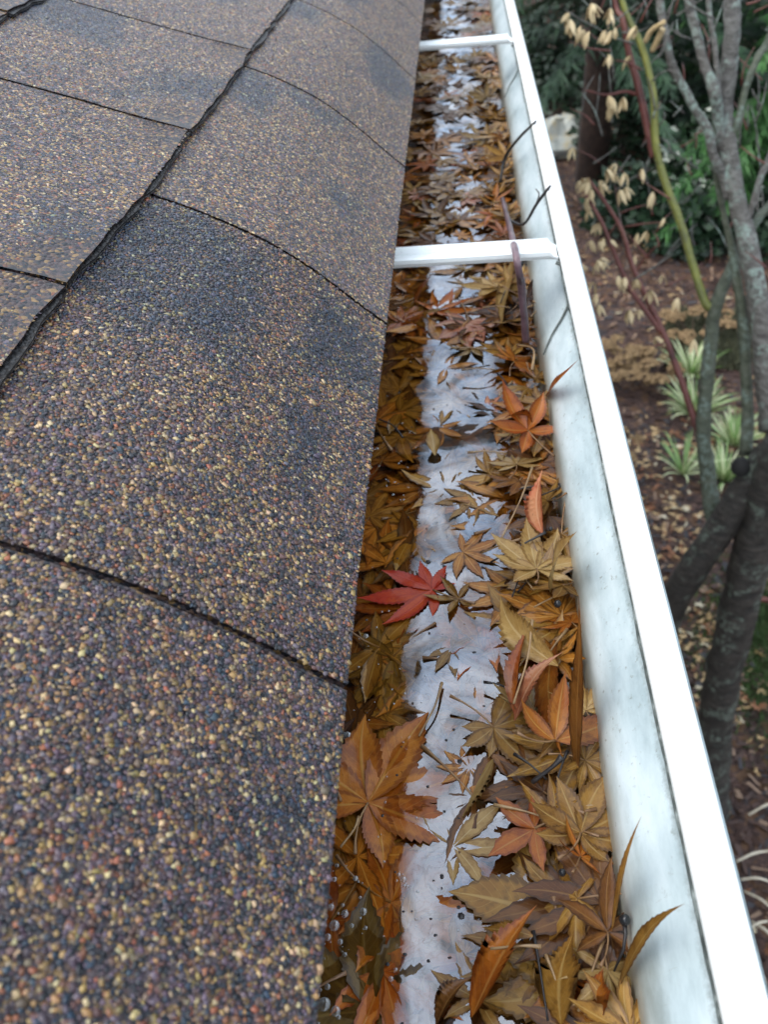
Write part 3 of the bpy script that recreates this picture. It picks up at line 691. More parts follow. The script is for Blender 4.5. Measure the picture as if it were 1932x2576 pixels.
hero(leaf_mesh(15, 7, .040, .10, .05, .05, wid=.175, nt_=23), 845, 1950, -.3352, 250, 2, 90, 1.0, 'rust', 'orange brown submerged leaf crossing the water at the lower left, above the olive leaf')
hero(leaf_mesh(16, 7, .046, .10, .05, .05, wid=.175, nt_=23), 800, 2185, -.3350, 15, 3, 90, 1.0, 'olive', 'olive green brown leaf under bubbles in the lower left corner of the gutter')
hero(leaf_mesh(21, 7, .034, .25, .3, .3, wid=.175, nt_=23), 1160, 1230, -.3195, 10, 12, 100, .95, 'straw', 'yellowish maple leaf spread on the heap with one tip touching the gutter wall')
hero(leaf_mesh(23, 7, .044, .08, .12, .08, wid=.23, nt_=25, twist=.2), 1215, 1985, -.3348, 75, 2, 90, 1.0, 'amber_olive', 'large sodden ochre leaf sheet spread on the heap at the lower right')
hero(leaf_mesh(44, 7, .028, .12, .25, .1, wid=.20, nt_=25, twist=.4), 1255, 1800, -.3235, -20, 9, 60, 1.0, 'tan', 'tan curled leaf wedged at the wall above the large sodden sheet')
hero(leaf_mesh(24, 7, .046, .08, .12, .08, wid=.22, nt_=25, twist=.2), 1250, 2120, -.3342, 200, 3, 60, 1.05, 'amber_olive', 'broad ochre leaf under the dark bud at the bottom of the heap')
hero(leaf_mesh(25, 5, .032, .3, .8, .4, only=[0, 1, 2], wid=.175, nt_=25), 1200, 1600, -.318, -70, 14, 30, 1.0, 'rust', 'broad rusty brown leaf against the wall, right of the star shaped tan leaf')
hero(leaf_mesh(27, 5, .034, .6, .5, .5, wid=.18, nt_=23), 1140, 930, -.318, 40, 25, 40, .95, 'orange', 'curled orange edged leaf on the heap beyond the yellow leaves')
hero(leaf_mesh(31, 7, .034, .15, .15, .1, wid=.175, nt_=23), 1010, 700, -.3318, 170, 3, 0, 1.1, 'pink', 'pale pinkish brown maple leaf floating just on the near side of the near hanger strap')
hero(leaf_mesh(34, 5, .022, .2, .2, .2, wid=.175, nt_=11), 1155, 1790, -.326, 120, 8, 10, 1.0, 'orange', 'small reddish orange leaf on the heap above the large sodden sheet')
hero(leaf_mesh(35, 3, .022, .4, .3, .2, only=[1], wid=.175, nt_=11), 940, 985, -.3305, 5, 8, 10, 1.0, 'straw', 'narrow straw coloured leaf lobe standing out of the water left of the bright band', False)

lobe(P3(1108, 1545, -.326), P3(1150, 1345, -.306), .0050, .003, 'orange', 'rolled bright orange leaf lobe standing up near the gutter wall', .9, seed=1)
lobe(P3(1108, 1552, -.322), P3(1222, 1412, -.300), .0062, .004, 'pink', 'pinkish leaf lobe leaning towards the gutter wall beside the rolled orange one', .35, seed=2)
lobe(P3(1205, 1440, -.314), P3(1082, 1282, -.312), .0078, .007, 'straw', 'curved pale tan leaf lobe arching over the heap below the yellowish leaf', .3, seed=3)
lobe(P3(1178, 1150, -.318), P3(1168, 1015, -.306), .0068, .003, 'pink', 'pale tan upright leaf lobe beside the wall above the yellowish leaf', .4, seed=4)
lobe(P3(1262, 1690, -.3255), at_wall(1243, 1278), .0052, .001, 'brown', 'long pointed dark brown leaf lobe pressed upright on the gutter wall', .1, seed=5)
lobe(P3(1180, 860, -.320), at_wall(1262, 766), .0042, .002, 'orange', 'narrow orange leaf tip pointing up the white gutter wall', .4, seed=6)
lobe(P3(1150, 930, -.322), P3(1085, 905, -.310), .0070, .006, 'orange', 'curled orange edged lobe on the heap below the orange tip', .6, seed=7)
lobe(P3(1318, 1990, -.3225), at_wall(1402, 1785), .0027, .0012, 'tan', 'tan lobe with a long thin tip reaching up the wall above the dark bud', .2, seed=8)
lobe(P3(1335, 2120, -.3215), at_wall(1492, 1966), .0029, .0010, 'tan', 'tan leaf lobe whose narrow toothed tip crosses the gutter wall beside the dark bud', .2, seed=9)
lobe(P3(1190, 1290, -.322), at_wall(1255, 1138), .0080, .003, 'straw', 'yellow leaf lobe with a thin tip resting on the gutter wall', .25, seed=10)
lobe(P3(1092, 580, -.326), P3(1098, 700, -.322), .0095, .002, 'straw', 'long pale yellow leaf lobe lying under the twig in front of the near hanger strap', .2, seed=11)
lobe(P3(900, 655, -.331), P3(935, 590, -.327), .0070, .002, 'orange', 'small orange leaf lobe beside the shingle edge in front of the near hanger strap', .3, seed=12)
lobe(P3(1015, 2195, -.328), P3(1165, 1955, -.322), .0080, .004, 'orange', 'orange leaf lobe standing out of the water near the bottom of the photo', .45, seed=13)
lobe(P3(1150, 2030, -.325), P3(1042, 1995, -.330), .0030, .002, 'tan', 'narrow brown pointed lobe joined crosswise to the orange standing lobe', .5, seed=14)
lobe(P3(940, 2212, -.330), P3(1030, 2110, -.326), .0045, .002, 'brown', 'dark red brown leaf lobe at the bottom edge beside the bright water', .6, seed=15)
lobe(P3(1215, 2215, -.324), P3(1240, 2010, -.318), .0105, .002, 'tan', 'upright tan leaf lobe at the bottom edge of the heap', .2, seed=16)
lobe(P3(1290, 2215, -.322), P3(1300, 2090, -.316), .0080, .002, 'orange', 'orange tan lobe at the bottom edge next to the gutter wall', .2, seed=17)
lobe(P3(1060, 1640, -.3325), P3(985, 1800, -.3332), .0085, .0002, 'straw', 'pale leaf lobe lying in the bright water below the star shaped leaf', .1, seed=18)
lobe(P3(1200, 1380, -.322), P3(1215, 1640, -.318), .0075, .002, 'rust', 'broad brown leaf lobe between the pinkish lobe and the gutter wall', .2, seed=19)

# ------------------------------------------------------------------ TWIGS, STEMS, BUDS
M_TWIG = m_plain('purple_bark', [(.05, .03, .035), (.12, .07, .085), (.2, .13, .14)], 50, .35, .3, .001)
M_TWD = m_plain('black_twig', [(.012, .011, .012), (.035, .03, .03)], 50, .4, .3, .001)
def pr4(px, py, z, r): x, y = at_zz(px, py, z); return (x, y, z+H, r)
def tube_obj(name, ctrl, mt, parent=None, ns=7, n=5, wob=.06):
    q = spline(ctrl, n); V, Fc = tube(q[:, :3], q[:, 3], ns, wob); return add(name, mesh(name, V, Fc, True), mt, parent)
tw = tag(empty('fallen_twig', (0, 0, 0)), 'purplish bare twig lying over the near hanger strap along the gutter wall', 'twig')
tube_obj('stem', [pr4(1086, 430, -.318, .0024), pr4(1096, 470, -.300, .0024), pr4(1106, 510, -.265, .0024), pr4(1114, 548, -.2475, .0025), pr4(1122, 590, -.258, .0025), pr4(1126, 612, -.268, .0030), pr4(1130, 660, -.284, .0027), pr4(1134, 700, -.299, .0028), pr4(1136, 737, -.313, .0029)], M_TWIG, tw)
tube_obj('side_twig', [pr4(1092, 470, -.300, .0015), pr4(1130, 485, -.285, .0011), pr4(1160, 440, -.265, .0013), pr4(1189, 402, -.2465, .0011)], M_TWD, tw)
tube_obj('side_twig', [pr4(1158, 443, -.265, .0008), pr4(1165, 420, -.262, .0006), pr4(1158, 408, -.26, .0004)], M_TWD, tw)
t2 = tag(empty('thin_twig', (0, 0, 0)), 'thin black twig leaning from the heap to the gutter lip between the hanger straps', 'twig')
tube_obj('stem', [pr4(1080, 395, -.32, .0014), pr4(1092, 340, -.30, .0018), pr4(1120, 300, -.275, .0014), pr4(1158, 262, -.2465, .0011)], M_TWD, t2)
STM = 'thin pale brown leaf stalk lying over the leaf heap'
def stalk(px0, py0, px1, py1, z0, z1, mt, label, r=.0006, bow=.002, group=None):
    x0, y0 = at_zz(px0, py0, z0); x1, y1 = at_zz(px1, py1, z1)
    o = tube_obj('leaf_stalk', [(x0, y0, z0+H, r), ((x0+x1)/2+bow, (y0+y1)/2, (z0+z1)/2+H+abs(bow), r*.8), (x1, y1, z1+H, r*1.5)], mt, None, 5, 5, 0)
    tag(o, label, 'leaf stalk', group); return o
M_STK = m_plain('stalk_tan', [(.2, .11, .05), (.42, .28, .14)], 90, .35, 0)
stalk(1080, 1170, 1150, 1010, -.318, -.314, M_STK, 'long curved straw coloured stalk running up the heap beyond the yellowish leaf')
stalk(1040, 1195, 1125, 1165, -.328, -.318, M_STK, 'dark brown straight stalk crossing from the bright water to the heap above the yellowish leaf')
stalk(1060, 1215, 1180, 1150, -.326, -.312, M_TWD, 'thin dark stalk slanting below the straight brown stalk')
stalk(1150, 1690, 1215, 1635, -.318, -.308, M_TWD, 'black twig end lying across the heap below the broad brown leaf', .0011)
stalk(1110, 1520, 1150, 1340, -.312, -.306, M_STK, 'tan stalk sloping between the rolled orange leaf and the wall')
stalk(735, 1830, 775, 1765, -.331, -.331, M_STK, 'amber stalk of the big orange brown leaf trailing towards the shingle edge')
stalk(818, 905, 870, 945, -.331, -.331, M_TWD, 'thin stalk poking from under the shingle edge above the red leaf')
stalk(905, 1590, 955, 1475, -.331, -.331, M_STK, 'straight pale stalk in the water below the red leaf, left edge of the bright band')
stalk(1118, 745, 1150, 800, -.318, -.312, M_STK, 'curved yellowish stalk hooked under the end of the purplish twig', .0009, .006)
stalk(1060, 2050, 1170, 2045, -.322, -.318, M_STK, 'thin stalk lying beside the orange folded leaf')
for j in range(36):
    x = random.uniform(.014, .046); y = random.uniform(.1, 1.0); a = random.uniform(0, 3.14); l = random.uniform(.012, .03); z = zpile(x)+.0035+random.uniform(0, .004)
    o = tube_obj('leaf_stalk', [(x, y, z+H, .0005), (x+math.cos(a)*l*.5, y+math.sin(a)*l*.5, z+H+.002, .00045), (min(x+math.cos(a)*l, .0495), y+math.sin(a)*l, z+H+.001, .0009)], random.choice([M_STK, M_STK, M_TWD]), None, 5, 3, 0)
    tag(o, 'loose thin leaf stalk on the heap, '+zone(x, y), 'leaf stalk', 'loose leaf stalks on the heap')
# dark bud on its stalk and other dark seeds
def bud(px, py, z, r, label, stem=None):
    x, y = at_zz(px, py, z); V, Fc = [], []; ns = 10
    e = empty('dark_bud', (x, y, z+H)); tag(e, label, 'bud')
    prof_ = [(0, 1.15), (.45, 1.0), (.85, .6), (1, .1), (.85, -.5), (.5, -.9), (0, -1)]
    for a, b in prof_:
        for k in range(ns): th = 2*math.pi*k/ns; V.append((a*r*math.cos(th)*(1+.05*math.sin(3*th)), a*r*math.sin(th), b*r*1.1))
    for i in range(len(prof_)-1):
        for k in range(ns): k2 = (k+1) % ns; Fc.append((i*ns+k, (i+1)*ns+k, (i+1)*ns+k2, i*ns+k2))
    m = mesh('seed', V, Fc, True); add('seed', m, M_BUD, e)
    if stem:
        sx, sy, sz = stem; V, Fc = tube([(0, 0, -r*.5), (sx*.2+.0008, sy*.3, sz*.15), (sx*.5+.0012, sy*.6, sz*.45), (sx, sy, sz)], [r*.5, r*.36, r*.3, r*.2], 6); add('stalk', mesh('stalk', V, Fc, True), M_TWD, e)
M_BUD = m_plain('bud_black', [(.010, .012, .014), (.03, .03, .033)], 90, .18, .1, .0005)
bud(1350, 1988, -.308, .0021, 'shiny black bud on a dark stalk at the foot of the gutter wall, lower right', (-.0045, -.013, -.0105))
bud(1205, 1305, -.309, .0019, 'black bud at the wall beside the curved pale tan leaf')
bud(1190, 1125+18, -.310, .0012, 'tiny black bud at the wall by the pale tan upright leaf')
bud(1215, 1925-60+20, -.315, .0015, 'small black bud in the cleft of the large sodden sheet')
# floating dark specks of debris (countless)
def specks():
    mb = MB()
    for k in range(520):
        x = random.uniform(-.06, .03); y = random.uniform(.1, 1.6); s = random.uniform(.0002, .0009)*(1 if random.random() < .85 else 1.8); z = ZW+H+.0003
        n = 6; a0 = random.uniform(0, 6); el = random.uniform(.4, 1); V = [(x+s*math.cos(a0+6.283*i/n)*random.uniform(.7, 1.2), y+s*el*math.sin(a0+6.283*i/n), z) for i in range(n)]+[(x, y, z+s*.5)]
        mb.add(V, [(i, (i+1) % n, n) for i in range(n)])
    tag(add('debris_specks', mb.mesh('debris_specks'), M_TWD), 'dark specks of grit and seed floating on the gutter water', 'debris', kind='stuff')
specks()
def m_bubble():
    m, t, b, L = mat('bubble_film'); out = t.nodes['Material Output']; t.nodes.remove(b)
    tr = N(t, 'ShaderNodeBsdfTransparent'); tr.inputs[0].default_value = (.93, .95, .96, 1); gl = N(t, 'ShaderNodeBsdfGlossy'); gl.inputs['Roughness'].default_value = .05
    lw = N(t, 'ShaderNodeLayerWeight'); lw.inputs[0].default_value = .45
    df = N(t, 'ShaderNodeBsdfDiffuse'); df.inputs[0].default_value = (.7, .76, .78, 1)
    a = N(t, 'ShaderNodeMixShader'); a.inputs[0].default_value = .35; L.new(gl.outputs[0], a.inputs[1]); L.new(df.outputs[0], a.inputs[2])
    mx = N(t, 'ShaderNodeMixShader'); L.new(math_(t, 'ADD', lw.outputs['Facing'], .14), mx.inputs[0]); L.new(tr.outputs[0], mx.inputs[1]); L.new(a.outputs[0], mx.inputs[2]); L.new(mx.outputs[0], out.inputs[0]); return m
def bubbles():
    mb = MB()
    def dome(x, y, r):
        V = []; Fc = []; ns = 12
        for a in (0, .3, .6, .85, 1.05, 1.25, 1.45):
            for k in range(ns): th = 6.2832*k/ns; V.append((x+r*math.cos(a)*math.cos(th), y+r*math.cos(a)*math.sin(th), ZW+H+.0002+r*.45*math.sin(a)))
        for i in range(6):
            for k in range(ns): k2 = (k+1) % ns; Fc.append((i*ns+k, i*ns+k2, (i+1)*ns+k2, (i+1)*ns+k))
        Fc.append(tuple(6*ns+k for k in range(ns))); mb.add(V, Fc)
    for px, py, r in ((722, 1900, .0016), (728, 1870, .0013), (768, 1898, .0016), (785, 1970, .0022), (778, 1940, .0010), (745, 1975, .0022), (722, 2000, .0030), (735, 2035, .0016), (715, 1960, .0020), (745, 2062, .0012), (700, 1985, .0018), (708, 2025, .0020), (760, 2000, .0013), (790, 2005, .0011), (872, 1900, .0018), (880, 1915, .0010), (862, 1890, .0012), (845, 2115, .0014), (855, 2095, .0010), (700, 2170, .0034), (725, 2185, .0026), (685, 2150, .0016),
                      (812, 1545+60, .0009), (920, 1460, .0009), (1042, 1685, .0010), (845, 1290, .0008), (848, 1070, .0009), (865, 1080, .0007), (852, 1043, .001), (838, 1040, .0008), (880, 1010, .0008), (990, 2010, .0007), (1000, 1998, .0005), (1035, 1985, .0006), (750, 1590, .0032), (745, 1625, .0022), (755, 1360, .0018), (790, 1375, .0022), (815, 970, .0016)):
        r *= .72; x, y = at_zz(px, py, ZW); dome(x, y, r)
        for _ in range(2): dome(x+random.gauss(0, r*1.6), y+random.gauss(0, r*1.6), r*random.uniform(.2, .5))
    for _ in range(150):
        x = random.uniform(-.062, -.025); dome(x, random.uniform(.12, 1.0), random.uniform(.0003, .0008))
    tag(add('bubbles', mb.mesh('bubbles', True), m_bubble()), 'clear air bubbles and foam on the water along the shingle edge', 'bubbles', kind='stuff')
bubbles()

# ------------------------------------------------------------------ GARDEN
def m_bark(name, cols, lich, amt, scale=22):
    m, t, b, L = mat(name); co = coord(t)
    mp = N(t, 'ShaderNodeMapping'); mp.inputs['Scale'].default_value = (1, 1, 3.2); L.new(co, mp.inputs[0])
    n = noise(t, mp.outputs[0], scale, 7, .7, .4); n2 = noise(t, co, 13, 4, .6, .5); n3 = noise(t, co, 75, 3, .6)
    c = ramp(t, n.outputs[0], [(.3, cols[0]), (.48, cols[1]), (.62, cols[2]), (.75, cols[3])]).outputs[0]
    g = math_(t, 'MULTIPLY', ramp(t, n2.outputs[0], [(.52, (0, 0, 0)), (.60, (1, 1, 1))]).outputs[0], ramp(t, n3.outputs[0], [(.42, (0, 0, 0)), (.6, (1, 1, 1))]).outputs[0])
    L.new(mixc(t, math_(t, 'MULTIPLY', g, amt), c, lich), b.inputs['Base Color']); b.inputs['Roughness'].default_value = .55
    bump(t, b, n.outputs[0], .9, .012); return m
M_BARK = m_bark('grey_bark', [(.035, .030, .026), (.095, .088, .078), (.17, .165, .15), (.27, .27, .25)], (.28, .37, .32), .8, 30)
M_BARKD = m_bark('dark_wet_bark', [(.009, .008, .007), (.026, .022, .018), (.055, .046, .038), (.12, .11, .09)], (.2, .25, .2), .6, 22)
M_YG = m_plain('yellow_green_bark', [(.07, .075, .03), (.17, .18, .04), (.28, .27, .06)], 14, .5, .2, .005)
M_GG = m_bark('grey_green_bark', [(.03, .034, .024), (.065, .078, .048), (.10, .11, .08), (.15, .16, .13)], (.2, .27, .23), .6, 20)
M_RED = m_plain('red_bark', [(.05, .013, .011), (.12, .032, .024), (.17, .07, .05)], 20, .45, .1, .003)
M_DRY = m_plain('dry_leaf', [(.42, .3, .14), (.62, .5, .3)], 30, .6, .1, .002)
def br(name, rows, mt, parent, ns=8, n=5):   # rows: px, py, range, radius
    c = [(*(at_r(a, b, rg)), r) for a, b, rg, r in rows]; return tube_obj(name, c, mt, parent, ns, n, .10)
tree = tag(empty('maple_tree', (at_z(1530, 1740, 0)[0], at_z(1530, 1740, 0)[1], 0)), 'many stemmed maple tree with lichen grey bark standing just outside the gutter', 'tree')
tree_inv = tree.location.copy()
def tbr(name, rows, mt, ns=8, n=5):
    k = .72 if name == 'stem' else (.64 if name == 'trunk' else 1.0)
    c = [(*(at_r(a, b, rg)-np.array(tree_inv)), r*k) for a, b, rg, r in rows]
    if name in ('stem', 'shoot') and (rows[-1][1] <= -20 or rows[-1][0] >= 1665):      # goes on above the frame
        e = np.array(c[-1]); d = e-np.array(c[-2]); d[3] = 0; d[2] += .06; d /= np.linalg.norm(d[:3])
        for q, f in ((.35, .8), (.75, .5), (1.2, .2)): c.append(tuple(np.array([*(e[:3]+d[:3]*q+np.array([0, 0, .12*q*q])), e[3]*f])))
    return tube_obj(name, c, mt, tree, ns, n, .10)
gb = np.array([*at_z(1530, 1740, 0)])
d0 = np.linalg.norm(gb-np.array([0, 0, H]))
def vert(px, py):      # range at which the ray px,py stands over the trunk's foot (same distance across the ground)
    d = ray(px, py); return np.hypot(gb[0], gb[1])/np.hypot(d[0], d[1])
tbr('trunk', [(1530, 1760, d0+.02, .115), (1537, 1640, d0-.22, .092), (1555, 1500, vert(1555, 1500)*1.0, .085), (1592, 1330, vert(1592, 1330), .08), (1628, 1180, vert(1628, 1180), .078), (1668, 1040, vert(1668, 1040), .080), (1700, 960, vert(1700, 960), .075)], M_BARKD, 12)
tbr('trunk', [(1350, 1620, 3.30, .10), (1400, 1450, 2.95, .075), (1450, 1310, 2.62, .068), (1510, 1210, 2.45, .064), (1580, 1110, 2.34, .062), (1640, 1020, 2.28, .064), (1700, 950, 2.25, .07)], M_BARKD, 12)
tbr('stem', [(1545, 1150, 2.40, .032), (1530, 1020, 2.38, .029), (1520, 930, 2.36, .027), (1530, 800, 2.36, .026), (1540, 700, 2.38, .025), (1548, 655, 2.38, .026), (1572, 600, 2.40, .022), (1598, 540, 2.42, .018), (1640, 470, 2.45, .015), (1690, 400, 2.5, .012)], M_GG)
tbr('stem', [(1540, 665, 2.38, .018), (1522, 650, 2.37, .015), (1497, 570, 2.36, .0145), (1470, 480, 2.36, .014), (1435, 385, 2.36, .0135), (1416, 300, 2.36, .0135), (1412, 200, 2.36, .012), (1385, 95, 2.38, .011), (1338, -20, 2.4, .009)], M_YG)
tbr('twig', [(1410, 100+10, 2.36, .006), (1425, 78, 2.34, .007), (1432, 62, 2.33, .0075)], M_DRY, 6)
tbr('twig', [(1395, 90, 2.36, .006), (1408, 66, 2.34, .006), (1435, 48, 2.3, .006)], M_DRY, 6)
tbr('stem', [(1612, 985, 2.32, .024), (1616, 900, 2.33, .022), (1614, 830, 2.34, .021), (1606, 700, 2.35, .020), (1596, 620, 2.36, .018), (1578, 520, 2.38, .013), (1555, 420, 2.4, .010), (1540, 330, 2.4, .009)], M_GG)
tbr('stem', [(1675, 930, 2.28, .05), (1662, 800, 2.3, .046), (1648, 700, 2.32, .040), (1622, 560, 2.34, .034), (1600, 460, 2.36, .031), (1582, 380, 2.38, .030), (1572, 300, 2.4, .031), (1565, 240, 2.42, .030), (1575, 150, 2.44, .028), (1583, 60, 2.46, .027), (1586, -30, 2.5, .026)], M_BARK, 10)
tbr('stem', [(1578, 430, 2.37, .018), (1562, 380, 2.37, .018), (1540, 330, 2.36, .016), (1530, 280, 2.36, .016), (1505, 240, 2.36, .015), (1478, 190, 2.36, .0145), (1452, 140, 2.36, .014), (1440, 80, 2.36, .013), (1425, -20, 2.4, .013)], M_BARK)
tbr('stem', [(1565, 330, 2.40, .022), (1552, 250, 2.38, .020), (1545, 200, 2.36, .019), (1520, 130, 2.38, .016), (1503, 60, 2.4, .016), (1490, -20, 2.42, .016)], M_BARK)
tbr('stem', [(1560, 270, 2.40, .010), (1552, 190, 2.38, .0095), (1545, 100, 2.38, .009), (1530, -20, 2.4, .009)], M_BARK)
tbr('stem', [(1582, 300, 2.4, .015), (1598, 250, 2.4, .013), (1612, 190, 2.42, .012), (1640, 120, 2.45, .012), (1672, 60, 2.5, .012)], M_GG)
tbr('stem', [(1612, 480, 2.36, .012), (1625, 450, 2.36, .012), (1645, 380, 2.38, .012), (1670, 320, 2.4, .012)], M_BARK)
tbr('shoot', [(1520, 960, 2.38, .010), (1495, 890, 2.36, .0095), (1475, 830, 2.35, .009), (1450, 760, 2.35, .0085), (1425, 700, 2.35, .008), (1395, 640, 2.34, .0075), (1365, 570, 2.33, .007), (1345, 500, 2.33, .006), (1310, 440, 2.33, .005), (1270, 385, 2.33, .004)], M_RED, 7)
tbr('shoot', [(1430, 720, 2.35, .007), (1395, 670, 2.33, .0065), (1360, 620, 2.32, .006), (1325, 540, 2.31, .0055), (1300, 480, 2.3, .005), (1260, 410, 2.3, .004)], M_RED, 7)
tbr('shoot', [(1412, 340, 2.37, .009), (1400, 280, 2.37, .0095), (1378, 180, 2.38, .0090), (1360, 120, 2.38, .008), (1345, 40, 2.38, .007), (1325, -20, 2.4, .006)], M_RED, 7)
tbr('shoot', [(1378, 205, 2.38, .005), (1350, 198, 2.36, .004), (1310, 205, 2.33, .003), (1265, 195, 2.3, .002)], M_RED, 6)
for a, b, c, d in ((1345, 500, 1330, 400), (1350, 540, 1322, 370), (1375, 590, 1420, 530), (1370, 640, 1330, 600), (1385, 150, 1330, 130), (1370, 95, 1290, 60), (1345, 70, 1400, 60), (1410, 175, 1450, 150), (1330, 560, 1300, 600), (1440, 740, 1400, 745), (1395, 640, 1430, 660), (1350, 490, 1440, 480), (1340, 460, 1420, 440), (1320, 110, 1230, 90), (1290, 60, 1220, 20)):
    tbr('twig', [(a, b, 2.34, .0028), ((a+c)/2+random.uniform(-6, 6), (b+d)/2+random.uniform(-6, 6), 2.33, .002), (c, d, 2.32, .0012)], M_RED if random.random() < .6 else M_BARK, 5, 4)
R_ = random.Random(77)
for k in range(120):
    px, py = R_.uniform(1180, 1660), R_.uniform(-10, 640)
    if px < 1140+py*.22+50: continue
    rg = R_.uniform(2.2, 2.9); a = R_.uniform(-2.6, -.5); l = R_.uniform(30, 110); x2, y2 = px+l*math.cos(a), py+l*math.sin(a)
    tbr('twig', [(px, py, rg, .0026), ((px+x2)/2+R_.uniform(-8, 8), (py+y2)/2+R_.uniform(-8, 8), rg, .0018), (x2, y2, rg+.03, .0008)], R_.choice([M_RED, M_BARK, M_BARK]), 5, 3)
# a black knot hole in the crotch, made as a solid dark plug
V, Fc = tube([tuple(at_r(1602, 1012, 2.24)-np.array(tree_inv)), tuple(at_r(1602, 1008, 2.29)-np.array(tree_inv))], [.021, .026], 12); add('knot_hole', mesh('knot_hole', V, Fc, True), m_plain('knot_hole_black', [(.004, .004, .004), (.012, .011, .01)], 30), tree)
def drop_leaf_mesh(seed):
    R = random.Random(seed); V = []; Fc = []
    for l in range(R.choice([3, 4, 5])):        # drooping dried lobes
        a = R.uniform(0, 6.28); sp = R.uniform(.2, .7); L_ = R.uniform(.022, .038); b = len(V)
        for i in range(6):
            t = i/5; w = .0055*math.sin(math.pi*min(.98, .08+t*.92)); o = (math.cos(a)*sp*L_*math.sqrt(t), math.sin(a)*sp*L_*math.sqrt(t), -L_*t)
            V += [(o[0]-math.sin(a)*w, o[1]+math.cos(a)*w, o[2]), (o[0]+math.cos(a)*.002, o[1]+math.sin(a)*.002, o[2]), (o[0]+math.sin(a)*w, o[1]-math.cos(a)*w, o[2])]
        for i in range(5):
            for j in range(2): q = b+i*3+j; Fc.append((q, q+1, q+4, q+3))
    m = mesh('dry_leaf', V, Fc, True); m.materials.append(M_DRY); return m
DL = [drop_leaf_mesh(i) for i in range(6)]
for (px, py, n, sx, sy) in ((1232, 35, 3, 10, 18), (1300, 12, 4, 25, 10), (1322, 40, 2, 8, 20), (1318, 240, 1, 2, 2), (1318, 75, 3, 14, 8), (1322, 95+140, 1, 3, 3), (1262, 395, 3, 12, 14), (1295, 400, 3, 20, 14), (1330, 370, 3, 25, 12), (1270, 440, 2, 8, 8), (1290, 490, 2, 8, 8), (1305, 545, 5, 16, 26), (1270, 590, 3, 18, 14), (1345, 610, 2, 10, 10), (1380, 605, 2, 8, 8), (1432, 605, 1, 4, 4), (1410, 640, 1, 4, 6), (1290, 640, 1, 4, 6), (1468, 655, 1, 4, 4), (1415, 735, 1, 3, 3), (1345, 415, 2, 8, 6), (1500, 740, 1, 2, 2), (1355, 690, 1, 5, 5), (1240, 330, 1, 5, 5), (1255, 70, 2, 10, 10), (1350, 450, 10, 90, 80), (1330, 620, 8, 60, 60), (1300, 130, 8, 90, 90)):
    for k in range(n):
        P = at_r(px+random.uniform(-sx, sx), py+random.uniform(-sy, sy)-8, 2.32+random.uniform(-.05, .05))-np.array(tree_inv)
        o = bpy.data.objects.new('dry_leaf', random.choice(DL)); C.objects.link(o); o.parent = tree; o.location = P; o.rotation_euler = (random.uniform(-.5, .5), random.uniform(-.5, .5), random.uniform(0, 6)); s = random.uniform(.8, 1.25); o.scale = (s, s, s)

# spruces
M_SPR = m_plain('spruce_green', [(.006, .018, .010), (.014, .045, .018), (.03, .08, .028)], 9, .6, 0)
M_SPRB = m_plain('spruce_bright', [(.016, .055, .014), (.035, .12, .026), (.07, .18, .04)], 9, .6, 0)
M_SPT = m_plain('spruce_trunk', [(.012, .008, .006), (.04, .024, .018), (.07, .042, .03)], 12, .8, .6, .02)
def spruce(x, y, h, rad, z0, mt, label, nb=170, seed=0, fr=.05):
    R = random.Random(seed); e = tag(empty('spruce_tree', (x, y, 0)), label, 'tree', None)
    V, Fc = tube([(0, 0, -.05), (.02, 0, h*.3), (-.02, .02, h*.65), (0, 0, h)], [rad*.075, rad*.06, rad*.04, .01], 9, .05); add('trunk', mesh('trunk', V, Fc, True), M_SPT, e)
    V = []; Fq = []
    for b in range(nb):
        t = (b+R.random())/nb; zb = z0+(h-z0)*t; L_ = rad*(1-t)**.75*R.uniform(.65, 1.1)+.1; a = R.uniform(0, 6.283); droop = R.uniform(.15, .45)
        nseg = 14; ca, sa = math.cos(a), math.sin(a)
        for i in range(1, nseg+1):
            s = i/nseg; px = L_*s; pz = zb-droop*L_*s**1.6+.12*L_*s
            for side in (-1, 1):
                for q in range(7):
                    wl = (min(L_*.2, .13)*(1-s*.5)+fr)*R.uniform(.6, 1.2); f = R.uniform(.1, 1); dz = -R.uniform(.2, .9)*wl
                    p0 = (px-L_/nseg*R.random(), 0, pz); p1 = (px+wl*.55, side*wl*f, pz+dz)
                    wv = .003+wl*.045
                    for P0, P1, w_ in ((p0, p1, wv),):
                        q0 = (P0[0]*ca-P0[1]*sa, P0[0]*sa+P0[1]*ca, P0[2]); q1 = (P1[0]*ca-P1[1]*sa, P1[0]*sa+P1[1]*ca, P1[2])
                        mx = tuple((q0[k]*.45+q1[k]*.55) for k in range(3)); o = len(V)
                        V += [q0, (mx[0]-sa*w_, mx[1]+ca*w_, mx[2]+w_*.4), q1, (mx[0]+sa*w_, mx[1]-ca*w_, mx[2]-w_*.4)]; Fq.append((o, o+1, o+2, o+3))
    m = mesh_np('foliage', np.array(V), np.array(Fq)); add('foliage', m, mt, e); return e
spruce(1.10, 7.6, 5.6, 1.9, 1.2, M_SPR, 'dark spruce with a bare brown trunk standing just past the gutter lip', 150, 1)
spruce(2.45, 6.8, 5.0, 1.35, .45, M_SPRB, 'bright green spruce with drooping boughs behind the maple stems', 230, 2, .04)
spruce(3.4, 8.6, 5.8, 1.9, .3, M_SPR, 'taller dark green spruce behind the bright green one', 170, 3)
spruce(1.9, 10.5, 5.8, 2.2, .3, M_SPR, 'dark spruce deep in the garden between the nearer two', 150, 4)
spruce(5.6, 10.8, 6, 2.4, .2, M_SPR, 'big dark spruce at the far right of the garden', 160, 6)
